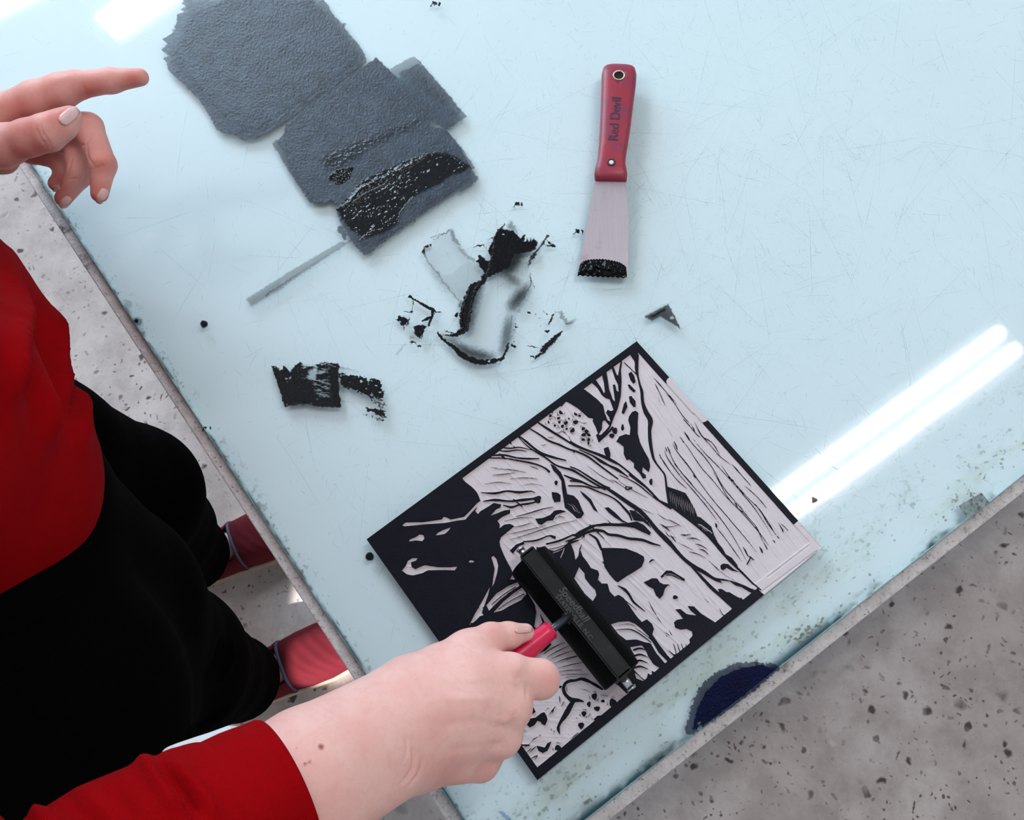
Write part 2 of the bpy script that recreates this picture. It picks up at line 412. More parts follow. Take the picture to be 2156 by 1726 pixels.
# --- dark left part
PK(1, (0, 1397), (35, 1380), (668, 940), (668, 975), (700, 1010), (740, 1040), (770, 1070), (785, 1095), (800, 1135), (790, 1160), (765, 1205), (785, 1225), (800, 1205), (860, 1170), (890, 1150), (940, 1160), (935, 1180), (905, 1195), (870, 1235), (900, 1225), (960, 1200), (1000, 1195), (1000, 1220), (945, 1245), (915, 1270), (930, 1290), (930, 1320), (960, 1295), (1000, 1290), (1030, 1305), (990, 1340), (940, 1380), (930, 1410), (935, 1440), (960, 1500), (985, 1550), (1010, 1595), (1090, 1700), (1230, 1940), (1280, 2100), (1100, 2300), (600, 2350))
PW(1, (275, 1300), (300, 1282), (420, 1280), (540, 1262), (555, 1243), (580, 1250), (600, 1262), (690, 1245), (730, 1205), (780, 1150), (810, 1130), (830, 1140), (790, 1165), (745, 1210), (700, 1262), (640, 1270), (560, 1285), (420, 1295), (290, 1308))
PW(1, (500, 1368), (515, 1352), (545, 1335), (600, 1315), (590, 1335), (560, 1358), (530, 1365))
PW(1, (320, 1410), (330, 1395), (360, 1385), (395, 1362), (420, 1368), (425, 1390), (410, 1408), (370, 1402))
PW(1, (275, 1605), (300, 1575), (315, 1540), (345, 1522), (380, 1522), (370, 1537), (335, 1550), (340, 1580), (365, 1595), (400, 1580), (430, 1568), (520, 1582), (600, 1582), (648, 1577), (630, 1602), (560, 1600), (450, 1602), (410, 1622), (350, 1637), (310, 1630))
EL(1, 742, 1543, 18, 8, 0)
PW(1, (875, 1515), (890, 1505), (910, 1525), (922, 1570), (915, 1620), (895, 1690), (882, 1712), (890, 1650), (898, 1590), (885, 1545))
PW(5, (610, 630), (640, 570), (680, 500), (725, 415), (715, 460), (690, 530), (680, 560), (690, 575), (670, 580), (640, 610))
PW(5, (705, 520), (760, 455), (830, 410), (880, 390), (890, 410), (830, 450), (780, 490), (740, 530), (720, 550))
PW(5, (745, 560), (800, 500), (860, 450), (905, 420), (930, 455), (900, 490), (840, 520), (790, 550))
LN(5, 4, (735, 515), (800, 460), (870, 415)); LN(5, 4, (775, 540), (840, 495), (915, 455))
PW(5, (835, 375), (850, 350), (865, 375)); PW(5, (850, 335), (835, 290), (870, 250), (885, 240), (892, 262), (870, 300))
PW(5, (975, 510), (985, 560), (975, 640), (990, 650), (1020, 615), (1005, 570), (995, 540))
# --- ridge strokes, upper left
LN(1, (10, 18, 14, 12, 16, 14), (1175, 600), (1260, 655), (1350, 710), (1440, 765), (1560, 808), (1726, 885))
LN(1, (8, 14, 12, 14, 10), (1120, 642), (1200, 690), (1260, 730), (1330, 757), (1400, 788), (1450, 803), (1530, 840), (1610, 900), (1726, 985))
LN(1, (8, 16, 14, 18, 8), (1045, 690), (1100, 730), (1160, 780), (1220, 818), (1290, 842), (1375, 862))
LN(1, (6, 9, 12, 12, 16, 12, 14), (1050, 702), (1120, 770), (1180, 810), (1240, 845), (1300, 890), (1360, 912), (1420, 928), (1480, 962), (1560, 1012), (1640, 1056))
LN(1, (8, 10, 6, 3), (935, 775), (1000, 782), (1060, 775), (1120, 787), (1180, 802))
LN(1, (6, 10, 8, 3), (905, 797), (980, 802), (1050, 794), (1110, 802))
LN(1, (10, 14, 10, 14, 6), (870, 830), (960, 828), (1040, 845), (1120, 852), (1195, 850))
LN(1, (8, 8, 12, 10, 16), (855, 848), (960, 850), (1060, 866), (1160, 885), (1230, 912), (1262, 938))
LN(1, (2, 4, 2), (870, 910), (960, 922), (1040, 930), (1105, 942)); LN(1, (2, 5, 2), (880, 962), (950, 957), (1030, 946))
LN(1, (2, 4, 2), (1000, 985), (1100, 980), (1185, 985)); LN(1, (1, 4, 1), (820, 1022), (920, 1010), (1040, 1020)); LN(1, (1, 3, 1), (1060, 1030), (1150, 1020), (1220, 1030))
LN(1, (4, 16, 12, 18, 8, 3), (805, 1080), (900, 1085), (980, 1070), (1060, 1078), (1140, 1070), (1170, 1080))
LN(1, (6, 18, 12, 20, 14, 30), (820, 1138), (900, 1130), (1000, 1138), (1080, 1130), (1150, 1122), (1195, 1115)); EL(1, 1186, 1128, 22, 24)
LN(1, (6, 16, 12, 14, 8), (955, 1165), (1010, 1178), (1060, 1163), (1120, 1155), (1180, 1142))
PK(1, (1270, 885), (1300, 900), (1340, 940), (1365, 990), (1375, 1040), (1385, 1090), (1430, 1100), (1460, 1130), (1485, 1190), (1500, 1220), (1480, 1250), (1450, 1252), (1420, 1220), (1370, 1180), (1360, 1120), (1350, 1060), (1345, 1000), (1320, 960), (1290, 930))
LW(1, (3, 5, 3), (1388, 1152), (1418, 1170), (1438, 1200), (1470, 1215)); LW(1, (2, 4, 2), (1405, 1148), (1430, 1165), (1452, 1195), (1478, 1218))
EL(1, 1310, 1013, 11, 16); PK(1, (1280, 1075), (1320, 1080), (1340, 1095), (1340, 1140), (1300, 1145), (1285, 1115))
PK(1, (1170, 1255), (1220, 1250), (1270, 1230), (1300, 1200), (1340, 1195), (1380, 1205), (1350, 1215), (1310, 1230), (1290, 1265), (1250, 1270), (1215, 1295), (1190, 1290))
LN(1, (3, 8, 3), (1040, 1240), (1120, 1220), (1220, 1190), (1290, 1175)); LN(1, (2, 4, 2), (960, 1270), (1060, 1250), (1150, 1245))
LN(1, (2, 5, 2), (1030, 1310), (1090, 1300), (1145, 1280)); LN(1, (2, 4, 2), (1300, 1260), (1330, 1240), (1370, 1245))
LN(1, (8, 18, 12, 6), (1365, 962), (1420, 985), (1480, 1005), (1560, 1040), (1640, 1050))
LN(1, (2, 5, 2), (1000, 1395), (1150, 1350), (1300, 1300), (1450, 1262)); LN(1, (2, 4, 2), (980, 1360), (1120, 1330), (1240, 1300)); LN(1, (8, 12, 8, 20), (1090, 1410), (1180, 1400), (1260, 1370), (1300, 1380))
PK(1, (1000, 1470), (1040, 1430), (1090, 1410), (1100, 1425), (1060, 1440), (1020, 1490))
for k in range(5): LN(1, (3, 5, 1), (1135 + 9 * k, 900 + 3 * k), (1150 + 12 * k, 908 + 4 * k))
# net of cells
_rng = random.Random(5)
for x, y, rx, ry in ((1270, 562, 10, 9), (1340, 540, 10, 16), (1440, 550, 8, 14), (1468, 562, 10, 7), (1325, 578, 12, 8), (1375, 610, 15, 12), (1440, 605, 14, 18), (1300, 628, 8, 8), (1330, 605, 9, 10), (1352, 632, 10, 12), (1420, 660, 18, 13), (1492, 648, 13, 10), (1515, 668, 16, 12), (1495, 690, 16, 11), (1530, 690, 14, 9), (1492, 722, 12, 9), (1530, 722, 10, 11), (1528, 745, 14, 7), (1380, 650, 8, 8), (1395, 580, 6, 6), (1258, 605, 7, 9)):
    EL(1, x, y, rx, ry, 1, _rng.random() * 3)
    a = _rng.random() * 6
    for q in range(2): LN(1, (1, 3, 1), (x + 22 * math.cos(a), y + 20 * math.sin(a)), (x + 26 * math.cos(a + .7), y + 22 * math.sin(a + .7)), (x + 22 * math.cos(a + 1.4), y + 20 * math.sin(a + 1.4))); a += 2.6
for k in range(16):
    a = _rng.uniform(0, 3); x, y = _rng.uniform(1240, 1540), _rng.uniform(520, 760)
    LN(1, (1, 3.5, 1), (x, y), (x + 26 * math.cos(a), y + 22 * math.sin(a)), (x + 48 * math.cos(a + .3), y + 40 * math.sin(a + .3)))
# --- top
PK(2, (-180, 520), (445, 50), (480, 100), (448, 150), (452, 240), (465, 330), (478, 372), (460, 420), (440, 470), (400, 500), (360, 540), (310, 640), (250, 700), (190, 742), (172, 690), (185, 680), (170, 640), (150, 600), (152, 580), (120, 575), (60, 520), (0, 480), (-30, 465), (-60, 500), (-90, 490))
PW(2, (80, 375), (130, 330), (180, 370), (210, 420), (235, 440), (265, 450), (290, 520), (275, 530), (250, 520), (240, 540), (260, 570), (270, 600), (250, 590), (230, 540), (220, 490), (180, 450), (130, 410))
PW(2, (165, 310), (210, 280), (225, 340), (232, 400), (225, 410), (205, 370))
PW(2, (240, 255), (275, 235), (300, 310), (320, 350), (325, 400), (310, 390), (300, 350), (285, 350), (295, 420), (300, 465), (285, 450), (260, 380), (250, 310))
PW(2, (290, 230), (340, 190), (330, 230), (320, 290), (310, 280))
PW(2, (345, 182), (400, 145), (430, 190), (445, 240), (448, 275), (420, 252), (390, 222), (358, 195), (352, 230))
PW(2, (350, 190), (372, 215), (420, 258), (446, 287), (460, 335), (476, 395), (486, 470), (500, 560), (520, 640), (520, 720), (380, 740), (200, 800), (182, 765), (200, 735), (270, 640), (290, 580), (320, 510), (340, 430), (345, 330), (340, 250))
PW(2, (215, 600), (230, 590), (262, 628), (240, 655), (205, 690), (190, 690), (212, 650))
LN(2, (6, 14, 16), (195, 735), (240, 690), (285, 640))
PK(2, (390, 275), (410, 262), (430, 290), (440, 330), (425, 345), (405, 320)); PK(2, (385, 350), (400, 350), (440, 390), (430, 405), (400, 380))
PK(2, (395, 430), (410, 425), (440, 460), (440, 500), (425, 500), (400, 470)); PK(2, (345, 540), (360, 480), (375, 460), (385, 500), (360, 550))
PK(2, (415, 535), (440, 525), (458, 540), (455, 600), (455, 680), (470, 740), (495, 790), (530, 850), (540, 900), (530, 940), (505, 920), (490, 905), (485, 940), (510, 960), (510, 980), (490, 985), (470, 950), (430, 910), (430, 880), (400, 855), (380, 860), (360, 820), (360, 770), (330, 745), (310, 735), (330, 700), (370, 685), (400, 690), (405, 640), (390, 590), (395, 565))
EL(2, 352, 640, 10, 22); EL(2, 300, 662, 18, 22); EL(2, 280, 695, 18, 16); EL(2, 545, 1005, 11, 22)
PK(2, (225, 780), (255, 770), (270, 810), (270, 840), (245, 845), (230, 810))
LN(2, (24, 26, 12, 14, 22, 22, 34, 36, 24, 24, 18, 12, 11, 12, 14, 12), (450, 150), (446, 235), (455, 295), (468, 350), (482, 400), (488, 470), (510, 535), (540, 590), (535, 660), (540, 740), (558, 835), (580, 880), (615, 925), (640, 965), (652, 1060), (668, 1165))
LN(2, (10, 16, 14, 12, 16, 12, 12), (0, 735), (60, 770), (130, 800), (220, 830), (300, 870), (370, 920), (440, 980), (500, 1030), (560, 1090), (610, 1140), (680, 1185))
LN(2, (6, 10, 22, 14, 22, 6), (60, 790), (150, 830), (205, 866), (260, 895), (320, 925), (390, 972))
LN(2, (8, 10, 14, 14), (0, 905), (60, 930), (130, 975), (220, 1030), (262, 1048)); LN(2, (10, 12, 10, 8), (0, 1000), (80, 1010), (160, 1042), (230, 1046))
LN(2, (2, 4, 3), (120, 900), (200, 960), (290, 1010)); LN(2, (2, 5, 2), (270, 990), (300, 1000), (330, 1020), (390, 1060)); LN(2, (2, 4, 2), (330, 1000), (420, 1060), (520, 1110))
EL(2, 392, 1048, 26, 13); EL(2, 394, 1047, 17, 7, 0); EL(2, 400, 1048, 9, 5)
# --- falling-water field, right
FIELD = (
    ((655, 770), (680, 830), (720, 900), (800, 1000), (900, 1110), (1000, 1230), (1100, 1370), (1200, 1550)), ((635, 790), (660, 850), (740, 960), (830, 1060), (930, 1180), (1010, 1290)),
    ((690, 740), (720, 800), (800, 900), (870, 1000), (960, 1120), (1080, 1260), (1200, 1400), (1270, 1490)), ((740, 700), (800, 780), (880, 900), (960, 990), (1060, 1110), (1180, 1230), (1290, 1360), (1340, 1430)),
    ((770, 660), (820, 740), (910, 840), (980, 940), (1010, 1000), (1050, 1060), (1130, 1150), (1190, 1210)), ((840, 600), (880, 680), (950, 760), (1010, 830), (1090, 890)),
    ((820, 700), (900, 800), (1000, 900), (1090, 1000), (1170, 1090), (1260, 1200), (1370, 1370)), ((890, 700), (960, 740), (1010, 820)), ((1015, 880), (1060, 950), (1100, 1000), (1190, 1100), (1280, 1190), (1340, 1290), (1410, 1380)),
    ((1180, 1030), (1260, 1100), (1330, 1180)), ((570, 340), (600, 400), (640, 490)), ((560, 300), (640, 390), (720, 480)), ((640, 400), (700, 470), (760, 560), (820, 620)), ((655, 640), (690, 700)), ((590, 430), (612, 490)),
    ((980, 1300), (1060, 1400), (1160, 1540)), ((750, 565), (800, 620), (850, 680), (880, 705)), ((600, 820), (650, 900), (720, 990), (790, 1050)), ((960, 920), (1010, 1010), (1060, 1100), (1120, 1170), (1200, 1230)), ((700, 880), (760, 950), (840, 1040)), ((1090, 880), (1160, 960), (1230, 1040)), ((1120, 1140), (1200, 1240), (1260, 1310), (1310, 1420)), ((930, 640), (1000, 720)), ((1250, 1150), (1330, 1260), (1390, 1360)))
for i, f in enumerate(FIELD): LN(2, (1.5, 5.5 + (i % 3) * 1.5, 4, 6, 1.5), *f)
for a, b, w in (((640, 772), (652, 800), 6), ((655, 765), (675, 812), 5), ((600, 812), (612, 850), 4), ((700, 730), (722, 785), 9), ((768, 668), (805, 722), 12), ((820, 625), (840, 665), 8), ((740, 700), (765, 740), 6), ((1168, 1440), (1200, 1500), 10), ((1200, 1500), (1240, 1528), 9), ((1222, 1505), (1196, 1560), 9), ((1280, 1440), (1300, 1480), 12), ((1310, 1415), (1332, 1458), 7), ((1410, 1280), (1442, 1342), 7), ((1428, 1285), (1476, 1332), 5), ((1440, 1335), (1432, 1318), 8), ((1370, 1395), (1385, 1412), 8), ((1400, 1370), (1412, 1384), 7), ((830, 955), (845, 975), 11), ((1090, 985), (1105, 1003), 10), ((980, 1280), (990, 1310), 12), ((1110, 1140), (1128, 1168), 9)):
    LN(2, (2, w, w * .7), a, ((a[0] + b[0]) / 2 + 2, (a[1] + b[1]) / 2), b)
# --- middle right (trunk, oval hollow, roots)
LN(3, (14, 26, 30, 34, 34, 30, 34, 40, 30, 26, 30, 30, 22, 34, 24, 10), (440, 90), (500, 125), (560, 165), (640, 220), (720, 275), (790, 345), (850, 420), (900, 470), (960, 530), (1020, 600), (1080, 660), (1150, 710), (1230, 755), (1310, 805), (1400, 825), (1500, 850), (1640, 905))
LN(3, (10, 22, 26, 26, 40), (1110, 690), (1200, 785), (1280, 870), (1350, 930), (1420, 985))
LN(3, (10, 12, 16, 16, 12, 18, 16, 10), (640, 0), (720, 60), (800, 120), (860, 190), (960, 240), (1050, 305), (1150, 382), (1250, 470), (1330, 560), (1420, 660), (1500, 735), (1600, 835), (1665, 890))
LN(3, (3, 9, 10, 4), (560, 0), (640, 35), (720, 82), (780, 132), (850, 190)); LN(3, (10, 14, 10, 12, 16, 20, 10), (170, 85), (300, 92), (400, 130), (500, 170), (560, 212), (600, 255), (640, 300), (660, 350))
PK(3, (640, 270), (690, 280), (740, 320), (790, 370), (820, 420), (800, 400), (750, 360), (700, 355), (675, 350)); LN(3, (4, 6, 4), (660, 230), (700, 300), (690, 350))
PK(3, (450, 255), (480, 250), (530, 290), (590, 350), (640, 375), (590, 365), (530, 330), (480, 290)); PK(3, (255, 120), (300, 150), (345, 190), (370, 240), (400, 290), (365, 270), (330, 210), (280, 160))
PK(3, (200, 470), (260, 430), (340, 390), (450, 372), (560, 375), (640, 370), (700, 360), (760, 390), (810, 445), (800, 465), (740, 440), (680, 410), (600, 400), (480, 395), (380, 400), (300, 440), (230, 480))
LN(3, (12, 16, 12), (0, 535), (100, 510), (210, 462)); LN(3, (8, 18, 20, 24, 18, 22, 20, 22, 18, 6), (150, 515), (230, 490), (300, 452), (370, 430), (440, 436), (480, 460), (560, 470), (640, 492), (740, 502), (820, 530), (885, 546))
LN(3, (10, 20, 18), (335, 460), (385, 492), (410, 540), (425, 575))
PK(3, (420, 565), (520, 565), (620, 570), (700, 600), (755, 630), (760, 660), (740, 710), (680, 750), (620, 785), (555, 830), (530, 815), (490, 770), (450, 710), (440, 650))
PK(3, (-80, 560), (60, 560), (180, 512), (260, 502), (300, 460), (262, 580), (280, 630), (320, 680), (345, 720), (400, 740), (410, 770), (400, 810), (430, 840), (475, 840), (490, 900), (530, 940), (560, 925), (600, 950), (650, 1020), (700, 1090), (740, 1135), (780, 1115), (820, 1150), (835, 1190), (822, 1232), (870, 1300), (930, 1380), (985, 1440), (1010, 1470), (600, 1700), (450, 1480), (100, 1000))
PW(3, (190, 535), (250, 510), (290, 480), (300, 490), (255, 570), (250, 620), (225, 660), (215, 600)); PW(3, (215, 800), (255, 712), (295, 760), (300, 800), (340, 850), (380, 890), (388, 930), (360, 975), (300, 920), (250, 850))
PW(3, (0, 560), (90, 545), (170, 520), (130, 560), (60, 590), (20, 580)); LW(3, (6, 8, 3), (50, 605), (90, 590), (135, 570)); LW(3, (8, 10, 4), (110, 640), (128, 600), (140, 565)); LN(3, 4, (20, 575), (90, 560), (150, 540))
LN(3, (6, 22, 18, 16, 5), (555, 855), (610, 888), (645, 930), (680, 985), (765, 1052)); LN(3, (2, 5, 3), (590, 950), (650, 1000), (700, 1040))
PK(3, (755, 830), (820, 798), (860, 800), (880, 830), (910, 845), (950, 845), (920, 880), (905, 930), (880, 958), (850, 930), (830, 880), (790, 860))
PK(3, (885, 785), (930, 738), (970, 740), (1020, 770), (1075, 805), (1070, 820), (1020, 800), (970, 778), (920, 778), (895, 798)); LW(3, (3, 6, 3), (910, 778), (950, 765), (1000, 778), (1045, 805)); LN(3, (8, 14, 2), (800, 675), (815, 660), (840, 655)); EL(3, 1000, 945, 20, 15)
PK(3, (1000, 1040), (1040, 1035), (1090, 1075), (1165, 1085), (1120, 1050), (1095, 1012), (1145, 1015), (1200, 1070), (1345, 1160), (1465, 1058), (1420, 1010), (1350, 920), (1330, 880), (1360, 880), (1400, 905), (1420, 905), (1480, 940), (1545, 970), (1610, 930), (1660, 900), (1690, 925), (1010, 1470), (985, 1445), (1120, 1340), (1110, 1270), (1135, 1240), (1130, 1210), (1090, 1190), (1040, 1195), (1000, 1180), (990, 1140), (1010, 1120), (1060, 1110), (1030, 1070))
PW(3, (1490, 998), (1518, 1022), (1485, 1030)); LN(3, (6, 20, 16, 4), (1470, 830), (1540, 870), (1600, 905), (1640, 900)); PW(3, (1345, 815), (1420, 820), (1480, 860), (1590, 920), (1560, 955), (1500, 925), (1420, 880))
for a, b, w in (((1012, 1285), (1035, 1345), 7), ((1045, 1285), (1072, 1350), 7), ((1080, 1285), (1098, 1330), 7), ((988, 1340), (1012, 1400), 6), ((960, 1380), (978, 1425), 5), ((905, 1245), (925, 1272), 4), ((925, 1220), (945, 1262), 4), ((950, 1195), (975, 1238), 5), ((1340, 1020), (1368, 1080), 5), ((790, 970), (850, 1080), 6), ((850, 1080), (890, 1140), 5), ((1230, 950), (1260, 985), 3), ((900, 860), (960, 850), 4)):
    LN(3, (1, w, w * .8), a, ((a[0] + b[0]) / 2 - 2, (a[1] + b[1]) / 2), b)
for p, w in ((((1040, 460), (1080, 465), (1125, 455)), 10), (((1090, 490), (1150, 490), (1205, 512)), 9), (((1150, 530), (1200, 545), (1262, 582)), 8), (((1180, 570), (1225, 585), (1265, 625)), 9), (((1100, 590), (1170, 610), (1240, 640)), 7), (((880, 375), (930, 410), (960, 440)), 12), (((900, 400), (960, 400), (1030, 385)), 6), (((940, 340), (1000, 370), (1060, 400)), 6), (((960, 460), (990, 500), (1010, 520)), 10), (((920, 430), (950, 470), (1000, 480)), 6), (((1020, 520), (1100, 560), (1160, 590)), 4), (((1250, 650), (1320, 720), (1360, 760)), 4), (((1280, 680), (1400, 780), (1520, 840)), 3), (((720, 250), (780, 280), (830, 300)), 4), (((860, 300), (920, 340), (960, 350)), 5)):
    LN(3, (1.5, w, w * .6, 1.5), *p)
PK(3, (1350, 700), (1370, 685), (1410, 688), (1460, 730), (1500, 750), (1440, 740), (1400, 718), (1375, 735), (1355, 728))
PK(3, (935, 90), (1000, 110), (1080, 140), (1110, 190), (1150, 260), (1170, 320), (1200, 330), (1280, 400), (1300, 460), (1330, 520), (1370, 570), (1390, 610), (1440, 640), (1480, 690), (1492, 725), (1440, 690), (1380, 615), (1300, 535), (1240, 465), (1170, 392), (1080, 322), (1000, 272), (950, 232), (930, 150))
for k in range(13):
    x = 955 + 15 * k; y = 118 + 8 * k; LW(3, (1.5, 5, 1.5), (x, y), (x + 6, y + 50), (x + 12 + (k % 3) * 4, y + 105 + 6 * (k % 4)))
for k in range(9): LW(3, (1.5, 6, 2), (1165 + 8 * k, 385 + 8 * k), (1190 + 9 * k, 380 + 6 * k), (1225 + 9 * k, 400 + 8 * k))
# --- lower middle (arched strokes and comb)
PW(3, (500, 1155), (560, 1135), (640, 1130), (690, 1150), (740, 1190), (790, 1240), (830, 1300), (870, 1370), (960, 1460), (945, 1480), (900, 1430), (850, 1370), (810, 1300), (760, 1290), (700, 1270), (620, 1275), (560, 1230))
LN(3, (3, 8, 8, 6), (540, 1195), (640, 1190), (700, 1212), (760, 1252), (812, 1292)); LN(3, (2, 5, 4), (690, 1180), (760, 1230), (815, 1275)); LN(3, (2, 4, 2), (560, 1160), (640, 1150), (700, 1170))
PW(3, (650, 1330), (740, 1315), (770, 1350), (790, 1400), (830, 1460), (880, 1490), (910, 1525), (880, 1520), (860, 1500), (850, 1530), (820, 1510), (820, 1550), (790, 1530), (780, 1570), (770, 1620), (750, 1590), (700, 1570), (690, 1540), (680, 1500), (700, 1460), (690, 1400))
for y in (1345, 1392, 1438, 1484): LN(3, (14, 14, 3), (680, y + 6), (730, y - 6), (790, y + 14))
PW(3, (535, 1612), (560, 1625), (640, 1700), (655, 1726), (640, 1740), (560, 1660)); PW(3, (660, 1640), (690, 1610), (715, 1680), (690, 1690))
PW(3, (985, 1440), (1120, 1340), (1112, 1290), (1040, 1240), (960, 1250), (880, 1250), (850, 1260), (900, 1340))
for x in (990, 1020, 1052, 1085): LN(3, (2, 6, 5), (x - 5, 1300), (x + 8, 1340), (x + 22, 1400 - (x - 990) * .6))
# --- lower left (shore stones)
PW(4, (150, 1120), (405, 1500), (1222, 822), (1010, 700), (900, 560), (640, 300), (380, 430), (150, 700))
for k, (a, b) in enumerate((((455, 410), (640, 310)), ((470, 450), (680, 345)), ((490, 475), (720, 385)), ((520, 505), (790, 425)), ((560, 548), (840, 490)), ((560, 580), (800, 560)), ((560, 610), (860, 600)), ((440, 430), (560, 350)), ((600, 500), (760, 440)), ((600, 640), (760, 620)))):
    LN(4, (1, 10 - k * .7, 3), a, ((a[0] + b[0]) / 2, (a[1] + b[1]) / 2 - 6), b)
LN(4, (16, 26, 20, 30, 26, 22, 26, 26, 26, 30, 28, 40, 30, 12), (985, 735), (930, 700), (880, 672), (830, 650), (790, 642), (740, 655), (690, 660), (650, 682), (635, 722), (642, 765), (670, 802), (712, 832), (765, 834), (815, 845))
LN(4, (34, 44, 46, 40, 26, 22, 26, 8), (720, 850), (695, 890), (668, 940), (640, 985), (612, 1025), (592, 1065), (588, 1095), (600, 1135))
PK(4, (265, 1030), (290, 970), (320, 1000), (380, 990), (430, 950), (460, 940), (480, 970), (490, 1010), (470, 1060), (440, 1050), (430, 1030), (400, 1020), (370, 1060), (330, 1080), (300, 1050)); PK(4, (320, 885), (345, 875), (370, 910), (380, 940), (350, 960), (335, 930))
for x, y, rx, ry in ((915, 800, 25, 30), (940, 910, 28, 22), (865, 870, 17, 25), (1082, 855, 32, 36), (820, 955, 22, 24), (795, 1062, 27, 30), (992, 842, 18, 14), (585, 1262, 30, 24), (605, 712, 14, 12)): EL(4, x, y, rx, ry)
for x, y, r in ((1082, 855, 50), (585, 1262, 46), (820, 955, 38), (915, 800, 44)):
    for a in (0.4, 2.3, 4.2): LN(4, (1, 5, 1), *[(x + r * math.cos(a + k * .35), y + r * math.sin(a + k * .35)) for k in range(4)])
PK(4, (905, 1010), (940, 975), (1010, 965), (1010, 1000), (970, 1020), (930, 1015)); PK(4, (390, 1245), (430, 1250), (465, 1260), (490, 1220), (525, 1205), (510, 1250), (490, 1290), (450, 1310), (410, 1290))
for w, a, b in ((6, (175, 1150), (290, 1100)), (6, (212, 1190), (245, 1155)), (4, (310, 1230), (430, 1140)), (4, (330, 1225), (375, 1170)), (7, (270, 1270), (330, 1225)), (7, (295, 1310), (345, 1265)), (9, (320, 1312), (385, 1250)), (9, (340, 1360), (400, 1330)), (7, (375, 1372), (400, 1335)), (7, (685, 1200), (770, 1125)), (6, (700, 1200), (735, 1170)), (10, (550, 1330), (610, 1290)), (5, (240, 1210), (255, 1230)), (8, (595, 790), (600, 850)), (6, (610, 900), (640, 840)), (9, (500, 970), (560, 890)), (5, (460, 930), (500, 900)), (7, (530, 960), (545, 920)), (4, (520, 1110), (525, 1085)), (4, (545, 1135), (550, 1105)), (5, (850, 1000), (880, 950)), (4, (660, 700), (664, 760)), (4, (780, 725), (880, 760)), (4, (880, 990), (900, 1010)), (4, (745, 1000), (760, 990)), (4, (960, 790), (1050, 800))):
    LN(4, (1, w, w * .6), a, ((a[0] + b[0]) / 2 + 2, (a[1] + b[1]) / 2 - 3), b)
PW(4, (1015, 985), (1060, 930), (1075, 905), (1082, 912), (1030, 985))
# --- inked border, and the part of it that took no ink
BORD = (('L', 0, 1.0, 0.0165), )
g = ART
px2c = SS / CELL
def fr(u, v): return to_grid(0, [(u, v)])[0].astype(int)
_w = lambda m: int(m * px2c)
ART[:_w(.0058), :] = 1; ART[:, :_w(.0050)] = 1                                   # upper and left borders
ART[-_w(.0062):, :fr(1606, 1249)[0]] = 1                                         # lower border stops where the ink stops
ART[:fr(1470, 863)[1], -_w(.0050):] = 1; ART[fr(1478, 873)[1]:fr(1682, 1098)[1], -_w(.0044):] = 1
# --- coverage at mesh resolution, flecks and gouge marks
cover = ART.reshape(BM, SS, BN, SS).mean((1, 3))
cover = np.pad(cover, ((0, 1), (0, 1)), 'edge'); shp = cover.shape
yy, xx = np.mgrid[0:shp[0], 0:shp[1]] / np.array([shp[0], shp[1]], float)[:, None, None]
def _ang(p, q):
    a = to_grid(0, [p, q]); return math.atan2(a[1, 1] - a[0, 1], a[1, 0] - a[0, 0])
a_field, a_trunk, a_flow = _ang((1440, 900), (1580, 1090)), _ang((1150, 920), (1500, 1230)), _ang((980, 1010), (1150, 1015))
n1, n2, n3 = aniso(shp, a_field, 34, 2.2, 1), aniso(shp, a_trunk, 26, 2.0, 2), aniso(shp, a_flow, 22, 2.2, 3)
w1 = 1 / (1 + np.exp(-(xx - .62 - .1 * (yy - .5)) * 22)); w3 = np.clip(1 - xx * 2.4, 0, 1)
rid = n1 * w1 + (1 - w1) * (n2 * (1 - w3) + n3 * w3)
fine = aniso(shp, 0, 1.0, 1.0, 4)
near = blur((cover > .5).astype(float), 3.0)
fleck = np.clip((rid - 2.25 + 0.7 * np.clip(near * 2.0, 0, .6)) * 2.2, 0, .9) * (cover < .5) * (w1 < .9)
ink = np.maximum(cover, fleck)
ink = np.clip(ink + 0.05 * fine * (cover > .2) * (cover < .8), 0, 1)
bare = np.zeros(shp)      # bare = border with no ink
lev = np.clip((ink - .2) / .6, 0, 1); lev = lev * lev * (3 - 2 * lev)
hgt = -0.0011 * (1 - lev) + (1 - lev) * 0.00022 * np.clip(rid, -1.6, 2.2) + 0.00002 * fine
# uncut, un-inked rim along the right-hand side: raised but bare
rimmask = np.zeros((BM * SS, BN * SS), np.uint8)
stroke(rimmask, to_grid(0, [(1339, 718), (1733, 1152)]), [0.0085 * px2c] * 2, 1); stroke(rimmask, to_grid(0, [(1606, 1249), (1733, 1152)]), [0.0155 * px2c] * 2, 1)
rim = np.pad(rimmask.reshape(BM, SS, BN, SS).mean((1, 3)), ((0, 1), (0, 1)), 'edge')
hgt = np.maximum(hgt, -0.0011 * (1 - rim))
groove = np.zeros_like(rimmask)
for p, q in (((1604, 1247), (1722, 1160)), ((1690, 1108), (1729, 1152)), ((1618, 1215), (1706, 1148))): stroke(groove, to_grid(0, [p, q]), [0.0008 * px2c] * 2, 1)
gr = blur(np.pad(groove.reshape(BM, SS, BN, SS).mean((1, 3)), ((0, 1), (0, 1)), 'edge'), .8)
hgt -= 0.0007 * gr
patch = blur(aniso(shp, a_field, 8, 5, 9), 1); gap = np.zeros(shp)          # ink thins out along the right rim
_g = to_grid(0, [(1420, 806), (1478, 873)]) / SS
stroke(gap, _g, [0.011 / CELL] * 2, 1.0); gap = blur(gap, 4)
thin = np.clip(rim * np.clip(.25 + .35 * patch, 0, .8), 0, 1)
ink = ink * (1 - np.clip(gap * 1.4, 0, 1)) * (1 - .55 * thin)

